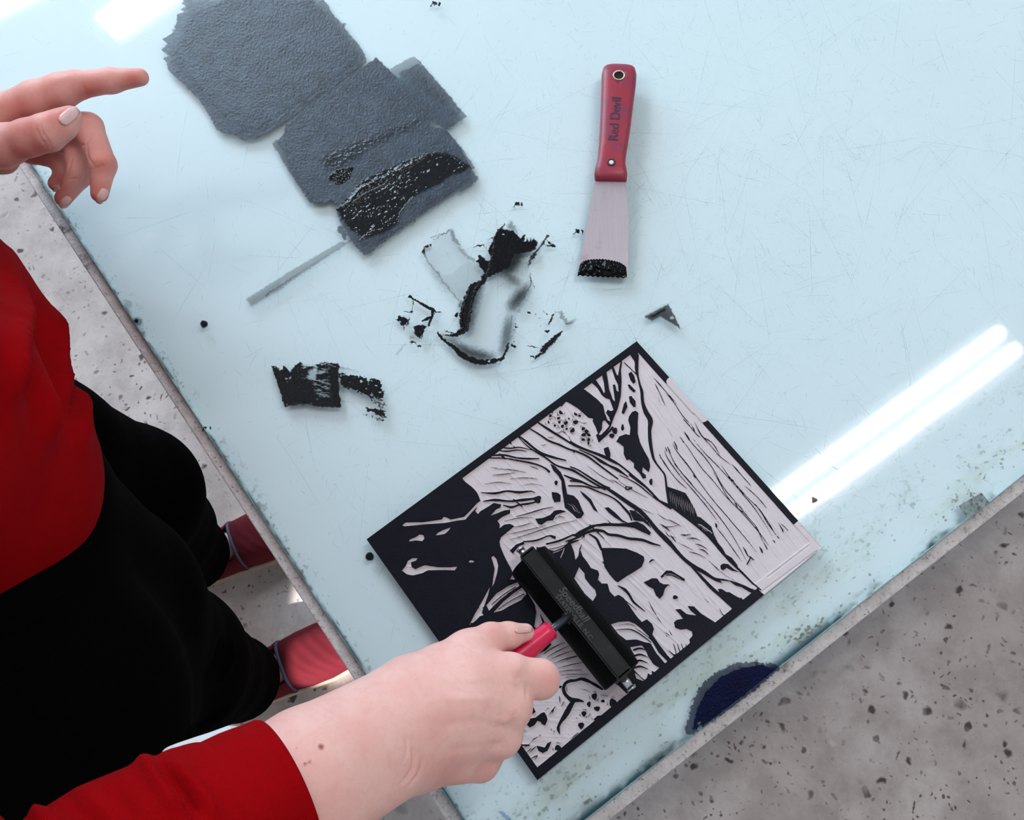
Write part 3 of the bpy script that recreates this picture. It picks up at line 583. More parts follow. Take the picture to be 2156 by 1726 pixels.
E3 = np.array([_ux[0], _ux[1], 0]); F3 = np.array([_uy[0], _uy[1], 0]); O3 = np.array([_org[0], _org[1], BZ])
ii, jj = np.meshgrid(np.arange(shp[1]), np.arange(shp[0]))
Vt = O3 + ii[..., None] * (BW / BN) * E3 + jj[..., None] * (BH / BM) * F3; Vt[..., 2] += hgt
def grid_faces(nr, nc):
    r, c = np.meshgrid(np.arange(nr - 1), np.arange(nc - 1), indexing='ij'); a = (r * nc + c).ravel(); return np.stack([a, a + nc, a + nc + 1, a + 1], 1)
def mat_lino():
    t = NT('inked_lino'); p = t.pos(); a = t.attr('ink'); nz = t.noise(p, 900, 3, .6); blot = t.noise(p, 120, 4, .6)
    k = t.ramp(t.math('ADD', a, t.math('MULTIPLY', t.math('SUBTRACT', nz, .5), .12)), [(0.40, 0.0), (0.52, 1.0)])
    lino = t.mix(blot, sl((214, 203, 207)), sl((198, 188, 192)))
    inkc = t.mix(blot, sl((10, 10, 20)), sl((20, 20, 32)))
    c = t.mix(k, lino, inkc)
    r = t.math('ADD', 0.75, t.math('MULTIPLY', k, -0.27))
    b = t.bsdf(Base_Color=c, Roughness=r); t.set(b.inputs['Specular IOR Level'], t.math('ADD', 0.2, t.math('MULTIPLY', k, -.1)))
    t.set(b.inputs['Normal'], t.bump(t.noise(p, 1500, 3, .7), .25, .0003))
    return t.done(b)
blk = empty('lino_block', (_ctr[0], _ctr[1], GLASS_Z)); tag(blk, 'carved lino block of a tree and falling water, half inked in black', 'lino block')
me = mesh_quads('carved_surface', Vt.reshape(-1, 3), grid_faces(*shp)); attr(me, 'ink', ink.ravel())
o = obj('carved_surface', me, mat_lino(), blk, True); tag(o, 'carved picture in black ink and bare pinkish lino')
M_linoside = plain('lino_side', sl((150, 138, 142)), .8); M_linosideink = plain('inked_lino_side', sl((30, 28, 36)), .55)
skirt_v, skirt_f = [], []
loop = [(0, c) for c in range(shp[1])] + [(r, shp[1] - 1) for r in range(1, shp[0])] + [(shp[0] - 1, c) for c in range(shp[1] - 2, -1, -1)] + [(r, 0) for r in range(shp[0] - 2, 0, -1)]
loop = np.array(loop)[::3]; top = Vt[loop[:, 0], loop[:, 1]]; bot = top.copy(); bot[:, 2] = GLASS_Z + .0004
nl = len(top); k = np.arange(nl); sk = mesh_quads('block_side', np.vstack([top, bot]), np.stack([k, (k + 1) % nl, nl + (k + 1) % nl, nl + k], 1))
obj('block_side', sk, M_linosideink, blk)
bb = [top[np.argmin((loop[:, 0] - r) ** 2 + (loop[:, 1] - c_) ** 2)] for r, c_ in ((0, 0), (0, shp[1]), (shp[0], shp[1]), (shp[0], 0))]
prism('hessian_backing', [b[:2] for b in bb], GLASS_Z + .0003, GLASS_Z + .0012, plain('hessian', sl((150, 128, 98)), .9, 0, .5, 900), blk)
# ------------------------------------------------------------------ ink films on the glass
class Film:
    """ink laid on the glass: density and wetness sampled on a fine lattice, cells without ink dropped"""
    def __init__(s, x0, y0, x1, y1, step=1.0, crop=(0, 0, 1.0), seed=1):
        s.o = np.array([x0, y0], float); s.step = step; s.crop = crop; s.seed = seed
        s.n = (int((y1 - y0) / step) + 1, int((x1 - x0) / step) + 1)
        s.D = np.zeros(s.n); s.T = np.zeros(s.n); s.H = np.zeros(s.n)
    def g(s, pts):
        ox, oy, k = s.crop; return (np.asarray(pts, float) * k + np.array([ox, oy]) - s.o) / s.step
    def w(s, v): return np.asarray(v, float) * s.crop[2] / s.step
    def poly(s, pts, d, soft=0.0, t=None, rag=0.0, mode='max'):
        G = np.zeros(s.n); fill_poly(G, s.g(pts), 1.0); s._put(G, d, soft, t, rag, mode)
    def line(s, pts, wd, d, soft=0.0, t=None, rag=0.0, mode='max', h=0.0):
        P = smooth_line(pts); wd = np.atleast_1d(np.asarray(wd, float)); Wd = np.interp(np.linspace(0, 1, len(P)), np.linspace(0, 1, max(2, len(wd))), wd if len(wd) > 1 else np.r_[wd, wd])
        r = seg_field(s.n, s.g(P), s.w(Wd)); G = np.zeros(s.n)
        if r is None: return
        y0, y1, x0, x1, f = r; G[y0:y1, x0:x1] = f > 0
        if h:
            hw = s.w(Wd).max() / 2; s.H[y0:y1, x0:x1] = np.maximum(s.H[y0:y1, x0:x1], h * np.sqrt(np.clip(f / hw, 0, 1)))
        s._put(G, d, soft, t, rag, mode)
    def ell(s, x, y, rx, ry, d, rot=0.0, lump=1.0, **kw):
        a = np.linspace(0, 2 * np.pi, 20)[:-1]; r = 1 + lump * (.15 * np.sin(3 * a + x) + .1 * np.sin(5 * a + y))
        s.poly(np.c_[x + r * (rx * np.cos(a) * math.cos(rot) - ry * np.sin(a) * math.sin(rot)), y + r * (rx * np.cos(a) * math.sin(rot) + ry * np.sin(a) * math.cos(rot))], d, **kw)
    def _put(s, G, d, soft, t, rag, mode):
        if soft: G = blur(G, soft / s.step)
        if rag:
            s.seed += 1; G = np.clip((blur(G, 2.0) + rag * .35 * aniso(s.n, .3, 2.2, 1.6, s.seed) * ((lambda q: (q > .06) & (q < .97))(blur(G, 3.0))) - .5) * 3 + .5, 0, 1)
        if mode == 'max': s.D = np.maximum(s.D, G * d)
        elif mode == 'sub': s.D = s.D * (1 - G * d)
        elif mode == 'over': s.D = s.D * (1 - G) + G * d
        if t is not None: s.T = np.maximum(s.T, G * t)
    def build(s, name, mat, base=.00006, bump=.00012, wet=.0005, parent=None, warp=1.4):
        w1_, w2_ = aniso(s.n, .5, 3.2, 2.2, 5 + s.seed) + .8 * aniso(s.n, 1.2, 1.4, 1.0, 6 + s.seed), aniso(s.n, -.9, 3.2, 2.2, 7 + s.seed) + .8 * aniso(s.n, .2, 1.4, 1.0, 8 + s.seed)
        r_, c_ = np.mgrid[0:s.n[0], 0:s.n[1]]; r_ = np.clip(np.rint(r_ + w1_ * warp * .6), 0, s.n[0] - 1).astype(int); c_ = np.clip(np.rint(c_ + w2_ * warp * .6), 0, s.n[1] - 1).astype(int)
        s.D, s.T, s.H = s.D[r_, c_], s.T[r_, c_], s.H[r_, c_]
        r, c = np.mgrid[0:s.n[0], 0:s.n[1]]; U = s.o[0] + c * s.step; Vv = s.o[1] + r * s.step
        d = np.stack([(U - IMW / 2) / FPX, (Vv - IMH / 2) / FPX, np.ones(U.shape)], -1) @ CAMR.T
        P = CAM + d * ((GLASS_Z - CAM[2]) / d[..., 2])[..., None]
        nz = aniso(s.n, .4, 1.1, 1.0, 77 + s.seed); nb = (.7 * aniso(s.n, -.5, 3.4, 2.2, 78 + s.seed) + .6 * aniso(s.n, .4, 1.5, 1.2, 79 + s.seed)) * np.clip(.6 + .6 * aniso(s.n, -.5, 14, 8, 80 + s.seed), .15, 1.4)
        P[..., 2] += base + bump * s.D * (1 + .35 * nz) + wet * s.T * np.clip(.8 + .8 * nb, .1, 2.2) + s.H
        keep = (s.D[:-1, :-1] > .02) | (s.D[1:, :-1] > .02) | (s.D[:-1, 1:] > .02) | (s.D[1:, 1:] > .02)
        F = grid_faces(*s.n)[keep.ravel()]; used = np.unique(F); mp = np.full(s.n[0] * s.n[1], -1); mp[used] = np.arange(len(used))
        me = mesh_quads(name, P.reshape(-1, 3)[used], mp[F][:, ::-1] if False else mp[F])
        attr(me, 'dens', s.D.ravel()[used]); attr(me, 'wet', s.T.ravel()[used])
        return obj(name, me, mat, parent, True)

def mat_ink(name, film, wetc, alpha=(0.02, 0.95), rough=(.42, .16), grain=1100, spec=.5):
    t = NT(name); p = t.pos(); d = t.attr('dens'); w = t.attr('wet'); nz = t.noise(p, grain, 3, .6); bl = t.noise(p, 60, 4, .6)
    sp = t.noise(p, 420, 3, .7); mo = t.math('ADD', t.math('MULTIPLY', bl, .55), t.math('MULTIPLY', sp, .45))
    c = t.mix(t.ramp(mo, [(.36, 0.0), (.64, 1.0)]), tuple(x * .55 for x in film), tuple(min(1, x * 1.6) for x in film))
    c = t.mix(w, c, wetc)
    b = t.bsdf(Base_Color=c, Roughness=t.math('ADD', rough[0], t.math('MULTIPLY', w, rough[1] - rough[0])))
    b.inputs['Specular IOR Level'].default_value = spec
    bn = t.n('Bump', Height=nz, Distance=.0004); t.set(bn.inputs['Strength'], t.math('MULTIPLY', t.math('SUBTRACT', 1.0, w, clamp=True), .4)); t.set(b.inputs['Normal'], bn.outputs[0])
    a = t.ramp(d, [(alpha[0], 0.0), (alpha[1], 1.0)])
    return t.done(t.n('MixShader', i0=a, i1=t.n('BsdfTransparent'), i2=b))
M_film = mat_ink('rolled_ink', (.026, .040, .060), (.001, .001, .0015), rough=(.42, .08), spec=.36)  # blue-grey mottled base colour paints part of the sheen on the film
M_black = mat_ink('black_ink', (.0025, .0025, .004), (.002, .002, .003), rough=(.35, .12), spec=.16)
M_blue = mat_ink('blue_ink', (.001, .0025, .022), (.0008, .002, .018), rough=(.5, .35), spec=.06)

# --- rolled-out slab
s = Film(330, 0, 1012, 546, 1.0, (300, 0, 1 / 2.8368), 3)
s.poly([(240, -20), (265, 65), (290, 60), (205, 90), (210, 130), (190, 165), (200, 180), (175, 205), (120, 235), (150, 265), (115, 300), (180, 345), (145, 380), (155, 420), (250, 510), (340, 600), (400, 690), (440, 770), (480, 797), (520, 790), (560, 815), (600, 838), (680, 825), (760, 790), (850, 730), (1000, 640), (1280, 420), (1340, 370), (1330, 330), (1290, 262), (1250, 220), (1205, 165), (1222, 145), (1190, 140), (1150, 100), (1085, 0), (1080, -30)], .80, .8)
s.poly([(300, 60), (560, -30), (1010, -30), (1150, 130), (1300, 330), (1230, 420), (900, 640), (680, 780), (520, 740), (400, 600), (250, 420), (200, 300)], .95, 4)
for k in range(9):
    x, y = 235 - 14 * k + (k % 2) * 9, 15 + 42 * k
    s.poly([(x, y), (x + 120, y - 70), (x + 150, y - 20), (x + 40, y + 40)], .62 + .05 * (k % 3), .6)
s.poly([(1480, 415), (1620, 340), (1660, 370), (1935, 695), (1815, 780), (1600, 640)], .84, .8)
s.poly([(1470, 420), (1625, 338), (1672, 392), (1530, 470)], .55, 1.0, mode='over'); s.poly([(1520, 440), (1650, 372), (1700, 430), (1600, 520)], .86, 2.0)
s.poly([(1850, 705), (1915, 665), (1938, 700), (1862, 748)], .62, .8, mode='over')
s.poly([(855, 740), (1395, 345), (1500, 440), (1700, 690), (1720, 760), (1820, 780), (1900, 880), (1965, 1000), (1960, 1060), (1370, 1480), (1290, 1440), (1180, 1330), (1160, 1260), (1180, 1240), (1130, 1195), (1100, 1215), (1005, 1215), (900, 1050), (860, 920), (800, 860), (850, 790)], .94, .8)
s.poly([(775, 855), (812, 835), (1040, 1190), (1005, 1215), (880, 1030)], .72, 1.0); s.poly([(860, 740), (1395, 350), (1440, 390), (900, 800)], .88, 2)
s.poly([(1160, 1290), (1200, 1270), (1390, 1490), (1330, 1530), (1270, 1470)], .78, .8); s.poly([(1180, 1380), (1150, 1385), (1190, 1330), (1230, 1400), (1210, 1440)], .8, 1, rag=.5)
s.poly([(1890, 860), (1990, 1005), (1965, 1020), (1870, 890)], .7, .8); s.poly([(1930, 1100), (1960, 1000), (2010, 1070), (1970, 1100)], .75, .8); s.poly([(1890, 1100), (1960, 1090), (1968, 1112), (1900, 1150)], .65, .8)
for k in range(34):   # ragged lower rim of drying ink
    x, y = 1380 + 12 * k * 1.35, 1480 - 8.6 * k * 1.35
    s.ell(x + 6 * math.sin(k * 2.1), y + 6 * math.cos(k * 1.7), 7 + 4 * (k % 3 == 0), 6 + 8 * ((k * 7) % 5 == 0), .95, k * .8)
TH = [(1165, 1250), (1230, 1180), (1290, 1100), (1400, 1040), (1560, 970), (1700, 920), (1800, 915), (1880, 940), (1960, 1000), (1920, 1030), (1850, 1050), (1780, 1100), (1700, 1140), (1600, 1190), (1550, 1260), (1530, 1340), (1450, 1390), (1330, 1430), (1250, 1380), (1190, 1310)]
s.poly(TH, .99, 2.0, t=.9); s.poly([(1060, 1000), (1100, 930), (1280, 850), (1500, 770), (1680, 700), (1660, 740), (1540, 800), (1340, 900), (1280, 960), (1180, 1010)], .99, 6.0, t=.5)
s.ell(1190, 1052, 72, 42, .99, -.45, t=1.0)
s.poly([(1180, 1180), (1320, 1130), (1500, 1060), (1700, 1010), (1950, 960), (1980, 1060), (1360, 1470), (1290, 1430)], .97, 6, t=.18)
s.line([(1168, 1252), (1230, 1225), (1290, 1150), (1370, 1105), (1450, 1070), (1560, 1010), (1640, 965), (1700, 935)], (26, 34, 40, 34, 44, 36, 22, 8), .99, t=.25, h=.0013)
s.line([(1215, 1265), (1280, 1200), (1360, 1150), (1440, 1110), (1500, 1060), (1580, 1010), (1680, 950)], (10, 14, 12, 16, 12, 8), .99, t=.25, h=.0011)
s.line([(1300, 1440), (1370, 1390), (1440, 1370)], (8, 14, 6), .99, t=.6, h=.0008); s.line([(1530, 1340), (1550, 1260), (1620, 1180)], (8, 10, 6), .99, t=.6, h=.0007); s.line([(1700, 925), (1800, 915), (1900, 965), (1965, 1010)], (8, 14, 10, 4), .99, t=.6, h=.0006)
rib = np.zeros(s.n); rr, cc = np.mgrid[0:s.n[0], 0:s.n[1]]; ph = ((cc + 330 - 719) * .82 - (rr - 371) * .57); rib = .0004 * np.sin(ph * 1.15) * np.exp(-(((cc + 330 - 719) * .87 - (rr - 371) * .49) / 20) ** 4 - (((cc + 330 - 719) * .49 + (rr - 371) * .87) / 11) ** 4); s.H += rib
s.line([(520, 790), (700, 760), (850, 690), (1000, 590), (1200, 470), (1300, 390)], (20, 34, 30, 20), .97, 3, t=.12)
o = s.build('rolled_ink', M_film, wet=.00036, bump=.00016, warp=.8)
tag(o, 'large rolled-out area of grey-black printing ink with a wet ridge', 'ink', kind='thing')

# --- scraped smear in the middle
s = Film(820, 455, 1180, 782, .8, (820, 450, 420 / 2132), 21)
s.poly([(370, 440), (470, 290), (690, 170), (720, 250), (780, 350), (900, 480), (960, 540), (1010, 620), (1000, 720), (860, 790), (850, 870), (800, 960), (745, 925), (620, 760), (480, 590), (400, 480)], .11, 1)
s.poly([(530, 640), (660, 640), (760, 540), (900, 500), (1000, 620), (990, 720), (860, 800), (820, 930), (745, 925), (640, 780)], .19, 3)
s.line([(365, 400), (420, 520), (500, 620), (560, 700), (660, 830), (748, 935)], (20, 12, 16, 14, 14, 10), .75, 1.2)
s.line([(400, 500), (520, 660), (640, 790), (745, 910)], (30, 60, 50, 20), .38, 5)
s.line([(452, 292), (560, 232), (692, 170)], (10, 12, 7), .95, .5, rag=.2); s.line([(440, 262), (520, 232), (600, 205), (660, 165)], (7, 4, 9, 4), .9, .5); s.ell(400, 352, 28, 13, .97, -.2); s.ell(370, 398, 18, 36, .97, .2, soft=1); s.line([(380, 390), (430, 375), (470, 380)], (40, 30, 14), .6, 3); s.ell(444, 345, 9, 20, .97)
s.line([(672, 178), (690, 262), (735, 325)], (34, 42, 40), .58, 1.5); s.line([(745, 365), (810, 440), (905, 505)], (40, 44, 36), .42, 1.5); s.line([(648, 185), (668, 280), (730, 370), (790, 430)], (6, 6, 4), .55, .8)
s.line([(560, 330), (620, 440), (690, 520)], 5, .5, 1); s.line([(510, 320), (570, 420), (650, 500)], 5, .35, 1)
s.poly([(1250, 150), (1305, 66), (1330, 120), (1382, 216), (1330, 190)], .55, 2)
s.poly([(1215, 160), (1250, 170), (1330, 190), (1370, 220), (1400, 265), (1430, 240), (1455, 225), (1450, 260), (1430, 300), (1470, 300), (1478, 250), (1490, 300), (1520, 250), (1512, 300), (1545, 262), (1590, 310), (1570, 370), (1510, 410), (1400, 430), (1330, 440), (1310, 520), (1290, 580), (1230, 600), (1180, 630), (1110, 660), (1050, 680), (990, 710), (975, 680), (1015, 630), (955, 550), (930, 510), (955, 490), (940, 450), (970, 440), (1000, 465), (1050, 510), (1090, 490), (1060, 400), (1090, 330), (1120, 260), (1150, 200)], .99, .7, t=.35)
s.line([(1240, 110), (1180, 180), (1135, 240), (1125, 340), (1100, 480), (1080, 560), (1035, 670)], (8, 26, 30, 20, 26, 20, 10), .99, t=.4, h=.0010)
s.line([(1380, 440), (1330, 500), (1300, 580), (1200, 630)], (110, 130, 100, 60), .96, 8); s.line([(1210, 610), (1300, 690), (1350, 720), (1420, 790)], (40, 70, 50, 30), .85, 6)
s.poly([(1110, 660), (1230, 600), (1310, 540), (1330, 470), (1420, 440), (1480, 480), (1490, 560), (1510, 640), (1510, 780), (1470, 830), (1440, 900), (1400, 980), (1330, 1080), (1310, 1150), (1290, 1300), (1270, 1430), (1220, 1530), (1130, 1600), (1000, 1610), (860, 1560), (760, 1500), (660, 1410), (560, 1340), (510, 1255), (540, 1290), (660, 1350), (810, 1320), (850, 1250), (860, 1180), (880, 1080), (920, 950), (950, 850), (1000, 720)], .07, 2)
s.line([(980, 740), (930, 860), (890, 1000), (870, 1150), (840, 1290)], (60, 90, 80, 70, 40), .9, 7)
s.line([(1045, 672), (995, 735), (905, 790), (870, 870), (838, 960), (805, 1060), (798, 1150), (800, 1225), (745, 1280), (675, 1306), (570, 1294)], (22, 50, 105, 110, 112, 100, 92, 84, 56, 26, 8), .99, .6, t=.25)
s.line([(860, 810), (820, 930), (780, 1040), (775, 1150), (790, 1220), (740, 1260)], (20, 36, 40, 36, 30, 14), .99, t=.3, h=.0014); s.line([(960, 740), (915, 850), (880, 980), (850, 1120), (840, 1230), (790, 1290)], (14, 24, 22, 22, 24, 10), .99, t=.3, h=.0011)
s.ell(720, 1080, 18, 26, .98, .3, t=.5); s.line([(590, 1245), (640, 1270), (700, 1290)], (3, 8, 14), .95); s.ell(760, 970, 22, 40, .7, .2, soft=2)
s.line([(515, 1252), (548, 1318), (600, 1372), (660, 1405), (750, 1490), (860, 1552), (960, 1588), (1040, 1588), (1130, 1572), (1215, 1532), (1258, 1450), (1272, 1370)], (14, 36, 24, 40, 62, 60, 62, 52, 50, 30, 26, 14), .98, .8, t=.25, rag=.25)
s.line([(560, 1290), (700, 1390), (850, 1480), (1000, 1520), (1110, 1540)], (20, 60, 100, 100, 60), .98, 7); s.line([(1290, 1100), (1265, 1230), (1240, 1380), (1210, 1490)], (50, 90, 80, 50), .85, 7); s.line([(1310, 1090), (1290, 1250), (1268, 1400)], (12, 14, 10), .9, 1.0)
s.line([(1480, 780), (1400, 880), (1330, 960), (1300, 1030)], (60, 120, 110, 40), .92, 7); s.line([(1460, 850), (1400, 940), (1330, 1040)], (8, 12, 8), .95, .8); s.line([(1512, 640), (1508, 760), (1450, 860), (1400, 980)], (8, 12, 14, 6), .92, .8); s.poly([(1395, 990), (1400, 1060), (1345, 1060)], .35, 1)
s.line([(1692, 240), (1605, 370), (1545, 430), (1505, 500), (1490, 565)], (24, 16, 22, 22, 8), .96, .7, h=.0004); s.line([(1560, 440), (1520, 500)], (34, 12), .95, .8); s.line([(1660, 330), (1700, 345), (1760, 350)], (10, 20, 30), .97, rag=.4); s.line([(1690, 290), (1720, 320), (1760, 335)], (14, 20, 16), .97, rag=.4); s.line([(1510, 700), (1560, 800)], (8, 3), .8); s.line([(905, 362), (960, 345), (1010, 342), (1050, 390)], (3, 16, 6, 3), .95); s.line([(1045, 280), (1110, 265)], (3, 10), .9)
s.ell(1066, 1578, 16, 14, 1.0, mode='sub'); s.ell(1216, 222, 9, 9, .8, mode='sub')
o = s.build('ink_smear', M_black, wet=.00018); tag(o, 'long knife-scraped smear of black ink with clear streaks in the middle', 'ink')

# --- splatters either side of it
s = Film(830, 618, 935, 752, .7, (820, 450, 420 / 2132), 31)
s.line([(215, 885), (290, 930), (380, 985), (450, 1020), (500, 1050), (552, 1056)], (26, 18, 30, 34, 16, 4), .98, t=.3); s.line([(460, 1030), (455, 1090), (400, 1130), (350, 1150)], (34, 24, 40, 10), .98, t=.3); s.line([(500, 1055), (450, 1120), (425, 1195)], (10, 14, 26), .98); s.line([(262, 930), (250, 985), (235, 1050)], (16, 10, 14), .95, rag=.4)
s.ell(142, 1145, 62, 42, .98, .4, rag=.6, t=.3); s.line([(215, 1120), (190, 1180), (150, 1240)], (20, 14, 8), .9, rag=.8); s.poly([(250, 1215), (310, 1185), (380, 1200), (402, 1206), (372, 1260), (332, 1335), (282, 1300)], .98, .6, t=.3); s.ell(240, 1050, 14, 22, .9, rag=.5); s.line([(150, 1052), (230, 1048)], (5, 12), .9); s.line([(235, 1365), (300, 1392)], (26, 10), .96, rag=.3); s.ell(322, 1416, 24, 11, .97, -.2); s.ell(240, 1325, 24, 16, .4, soft=1); s.line([(365, 1270), (345, 1330)], (8, 5), .9)
s.line([(172, 1388), (80, 1505)], (12, 16), .38, 1.5)
tag(s.build('ink_splatter', M_black, wet=.0003), 'broken black ink splatter left of the scraped smear', 'ink')
s = Film(1070, 640, 1226, 768, .7, (820, 450, 420 / 2132), 41)
s.poly([(1600, 1470), (1650, 1405), (1760, 1310), (1872, 1236), (1820, 1315), (1720, 1420), (1640, 1490)], .98, .8, t=.2, rag=.3); s.line([(1560, 1540), (1600, 1510), (1660, 1470)], (26, 28, 20), .95, rag=.4); s.ell(1532, 1522, 22, 9, .97); s.poly([(1660, 1248), (1715, 1240), (1688, 1284)], .97); s.line([(1752, 1080), (1730, 1140), (1705, 1182)], (26, 14, 20), .95, rag=.4); s.line([(1640, 1035), (1690, 1080)], (4, 9), .9)
s.line([(1800, 1045), (1840, 1090), (1880, 1140), (1915, 1180)], (26, 40, 30, 30), .5, 3, rag=.5); s.line([(1895, 1175), (1930, 1170), (2010, 1120)], (34, 26, 4), .85, 2); s.line([(1475, 1410), (1540, 1425), (1600, 1440)], (4, 12, 3), .95)
for x, y, a in ((1490, 1060, 14), (1440, 912, 14), (1360, 1212, 13), (1330, 1415, 22), (1560, 1080, 5), (1600, 1115, 5), (1350, 1175, 6), (1340, 1240, 5), (1330, 1375, 7), (1700, 1130, 5), (1620, 1200, 4)): s.ell(x, y, a * 1.5, a * .7, .95, .4)
tag(s.build('ink_splatter', M_black, wet=.0003), 'broken black ink strokes right of the scraped smear', 'ink')

# --- knife dab with torn tail
s = Film(565, 755, 822, 895, .7, (540, 740, 320 / 2156), 51)
s.poly([(220, 210), (290, 215), (340, 265), (370, 260), (380, 205), (420, 215), (450, 262), (480, 310), (510, 240), (560, 190), (630, 150), (660, 185), (760, 200), (860, 190), (920, 155), (1050, 165), (1150, 165), (1190, 220), (1160, 300), (1170, 400), (1180, 520), (1170, 600), (1200, 700), (1190, 795), (1000, 795), (820, 775), (760, 745), (600, 755), (480, 772), (410, 790), (390, 750)], .99, .7, t=.2)
a_ = aniso(s.n, .08, 9, 1.0, 5); Gz = np.zeros(s.n); fill_poly(Gz, s.g([(650, 170), (900, 175), (1040, 200), (1050, 660), (850, 690), (800, 430), (740, 400), (650, 400)]), 1); Gz = blur(Gz, 3); s.D *= 1 - Gz * np.clip((a_ - .35) * 1.3, 0, .85)
s.poly([(745, 275), (870, 225), (862, 300), (840, 405), (760, 400), (725, 380)], .85, 2, mode='sub'); s.ell(430, 385, 26, 16, .95, mode='sub'); s.ell(485, 370, 12, 24, .9, .4, mode='sub'); s.ell(440, 440, 10, 8, .8, mode='sub'); s.ell(770, 735, 18, 8, .7, mode='sub'); s.ell(440, 750, 14, 7, .7, mode='sub'); s.line([(500, 748), (600, 740), (660, 740)], 7, .6, mode='sub')
s.line([(920, 180), (1020, 180), (1130, 230)], 7, .7, .5, mode='sub')
s.poly([(1160, 310), (1260, 320), (1300, 355), (1330, 332), (1480, 350), (1600, 390), (1770, 420), (1770, 520), (1810, 600), (1790, 680), (1680, 670), (1560, 620), (1440, 560), (1330, 540), (1230, 510), (1190, 420)], .99, .6, t=.2, rag=1.0)
for x, y, r in ((1492, 428, 20), (1700, 484, 14), (1558, 530, 14), (1596, 430, 7), (1598, 466, 6), (1326, 440, 7), (1640, 410, 8), (1640, 610, 22), (1755, 580, 18)): s.ell(x, y, r, r * .8, .95, mode='sub')
s.poly([(1540, 800), (1640, 810), (1830, 840), (1842, 955), (1760, 910), (1640, 860), (1590, 860)], .99, .5, rag=.8); s.poly([(1740, 955), (1800, 960), (1840, 1012), (1780, 990)], .98, .5, rag=.6)
s.line([(1600, 690), (1700, 720), (1800, 770)], (10, 30, 50), .8, 1, rag=1.2); s.line([(1530, 900), (1640, 940), (1740, 960)], (8, 14, 20), .7, 1, rag=1.2); s.line([(1190, 235), (1300, 250), (1460, 290)], (22, 14, 5), .7, 1.5); s.line([(1200, 705), (1340, 715), (1400, 760)], (8, 4, 3), .4, 1)
tag(s.build('ink_smear', M_black, wet=.0002), 'short black knife dab of ink with a torn tail', 'ink')

# --- small prints and drips
s = Film(1355, 636, 1440, 696, .8, (500, 420, 960 / 2156), 61)
s.poly([(1925, 555), (2038, 494), (2096, 612), (2060, 590), (2000, 553), (1960, 575)], .82, .8); s.poly([(1930, 555), (2030, 500), (2040, 530), (1960, 572)], .98, 3); s.ell(2055, 560, 8, 8, .6, mode='sub')
tag(s.build('ink_print', M_black, warp=.6), 'small black corner print above the carved block', 'ink')
s = Film(512, 500, 750, 652, 1.0, (0, 0, 1.0), 71)
s.poly([(518, 630), (530, 646), (600, 602), (640, 575), (735, 512), (716, 510), (620, 566)], .42, .8); s.line([(560, 622), (640, 570), (740, 506)], (6, 3, 2), .7, 1); s.poly([(518, 630), (530, 646), (600, 604), (592, 588)], .48, 2)
tag(s.build('ink_streak', M_black, warp=.6), 'thin grey roller-edge streak leading from the rolled ink', 'ink')
for i, (u, v, r, lab) in enumerate(((430, 683, 8, 'round brown-black spot near the left table edge'), (779, 1172, 9, 'round black spot beside the left corner of the carved block'))):
    s = Film(u - 14, v - 14, u + 14, v + 14, .7, (0, 0, 1.0), 80 + i); s.ell(u, v, r, r, .99, lump=.15, t=.3, soft=.8); tag(s.build('ink_spot', M_black, wet=.0003, warp=.5), lab, 'ink spot')
for i, (u, v, r, lab) in enumerate(((1217, 487, 6, 'black ink fleck just left of the putty knife blade'), (1089, 430, 6, 'tiny ink fleck between the rolled ink and the scraped smear'), (434, 901, 4, 'tiny black fleck at the left glass edge'), (915, 8, 6, 'grey-black ink fleck right of the rolled ink at the far side'))):
    s = Film(u - 18, v - 14, u + 18, v + 14, .7, (0, 0, 1.0), 90 + i); s.ell(u, v, r, r * .7, .99, .6, rag=.4, t=.4); s.ell(u + 10, v + 1, r * .4, r * .7, .97); s.line([(u - 3, v), (u - 9, v + 7)], (3, 1), .9); tag(s.build('ink_fleck', M_black), lab, 'ink fleck')
s = Film(1425, 1380, 1660, 1552, .9, (1300, 980, 856 / 1981), 95)
DS = [(330, 1312), (345, 1230), (370, 1150), (400, 1080), (470, 1010), (560, 965), (660, 955), (750, 965), (800, 985), (640, 1120), (500, 1220), (370, 1312)]
s.poly(DS, .72, 1, rag=.5); s.poly([(360, 1290), (385, 1190), (430, 1100), (500, 1030), (600, 985), (700, 970), (780, 990), (640, 1105), (500, 1205), (390, 1290)], .99, 1.2, t=.3)
for x, y in ((400, 1258), (408, 1275), (398, 1282), (412, 1290)): s.ell(x, y, 6, 8, .9, mode='sub')
tag(s.build('ink_stain', M_blue), 'dark blue half-round ink stain at the right table edge', 'ink')
for i, (u, v, r, lab) in enumerate(((290, 677, 10, 'dark blue round drip at the left glass edge'), (270, 641, 9, 'pale blue smudge at the left glass edge'))):
    s = Film(u - 16, v - 16, u + 16, v + 16, .7, (0, 0, 1.0), 100 + i); s.ell(u, v, r, r * .9, .55 if i == 0 else .3, lump=.2 + i, soft=1.2); s.ell(u - 2, v, r * .6, r * .6, .95 if i == 0 else .3, lump=.3, soft=1); tag(s.build('ink_spot', M_blue), lab, 'ink spot')
s = Film(1020, 1690, 1120, 1740, .9, (820, 1600, 480 / 2156), 110); s.poly([(1030, 490), (1060, 480), (1160, 566), (1200, 620), (1130, 600)], .6, .8)
M_sky = mat_ink('pale_blue_ink', sl((70, 130, 170)), sl((70, 130, 170))); tag(s.build('ink_spot', M_sky), 'light blue paint stroke by the lower table corner', 'ink spot')

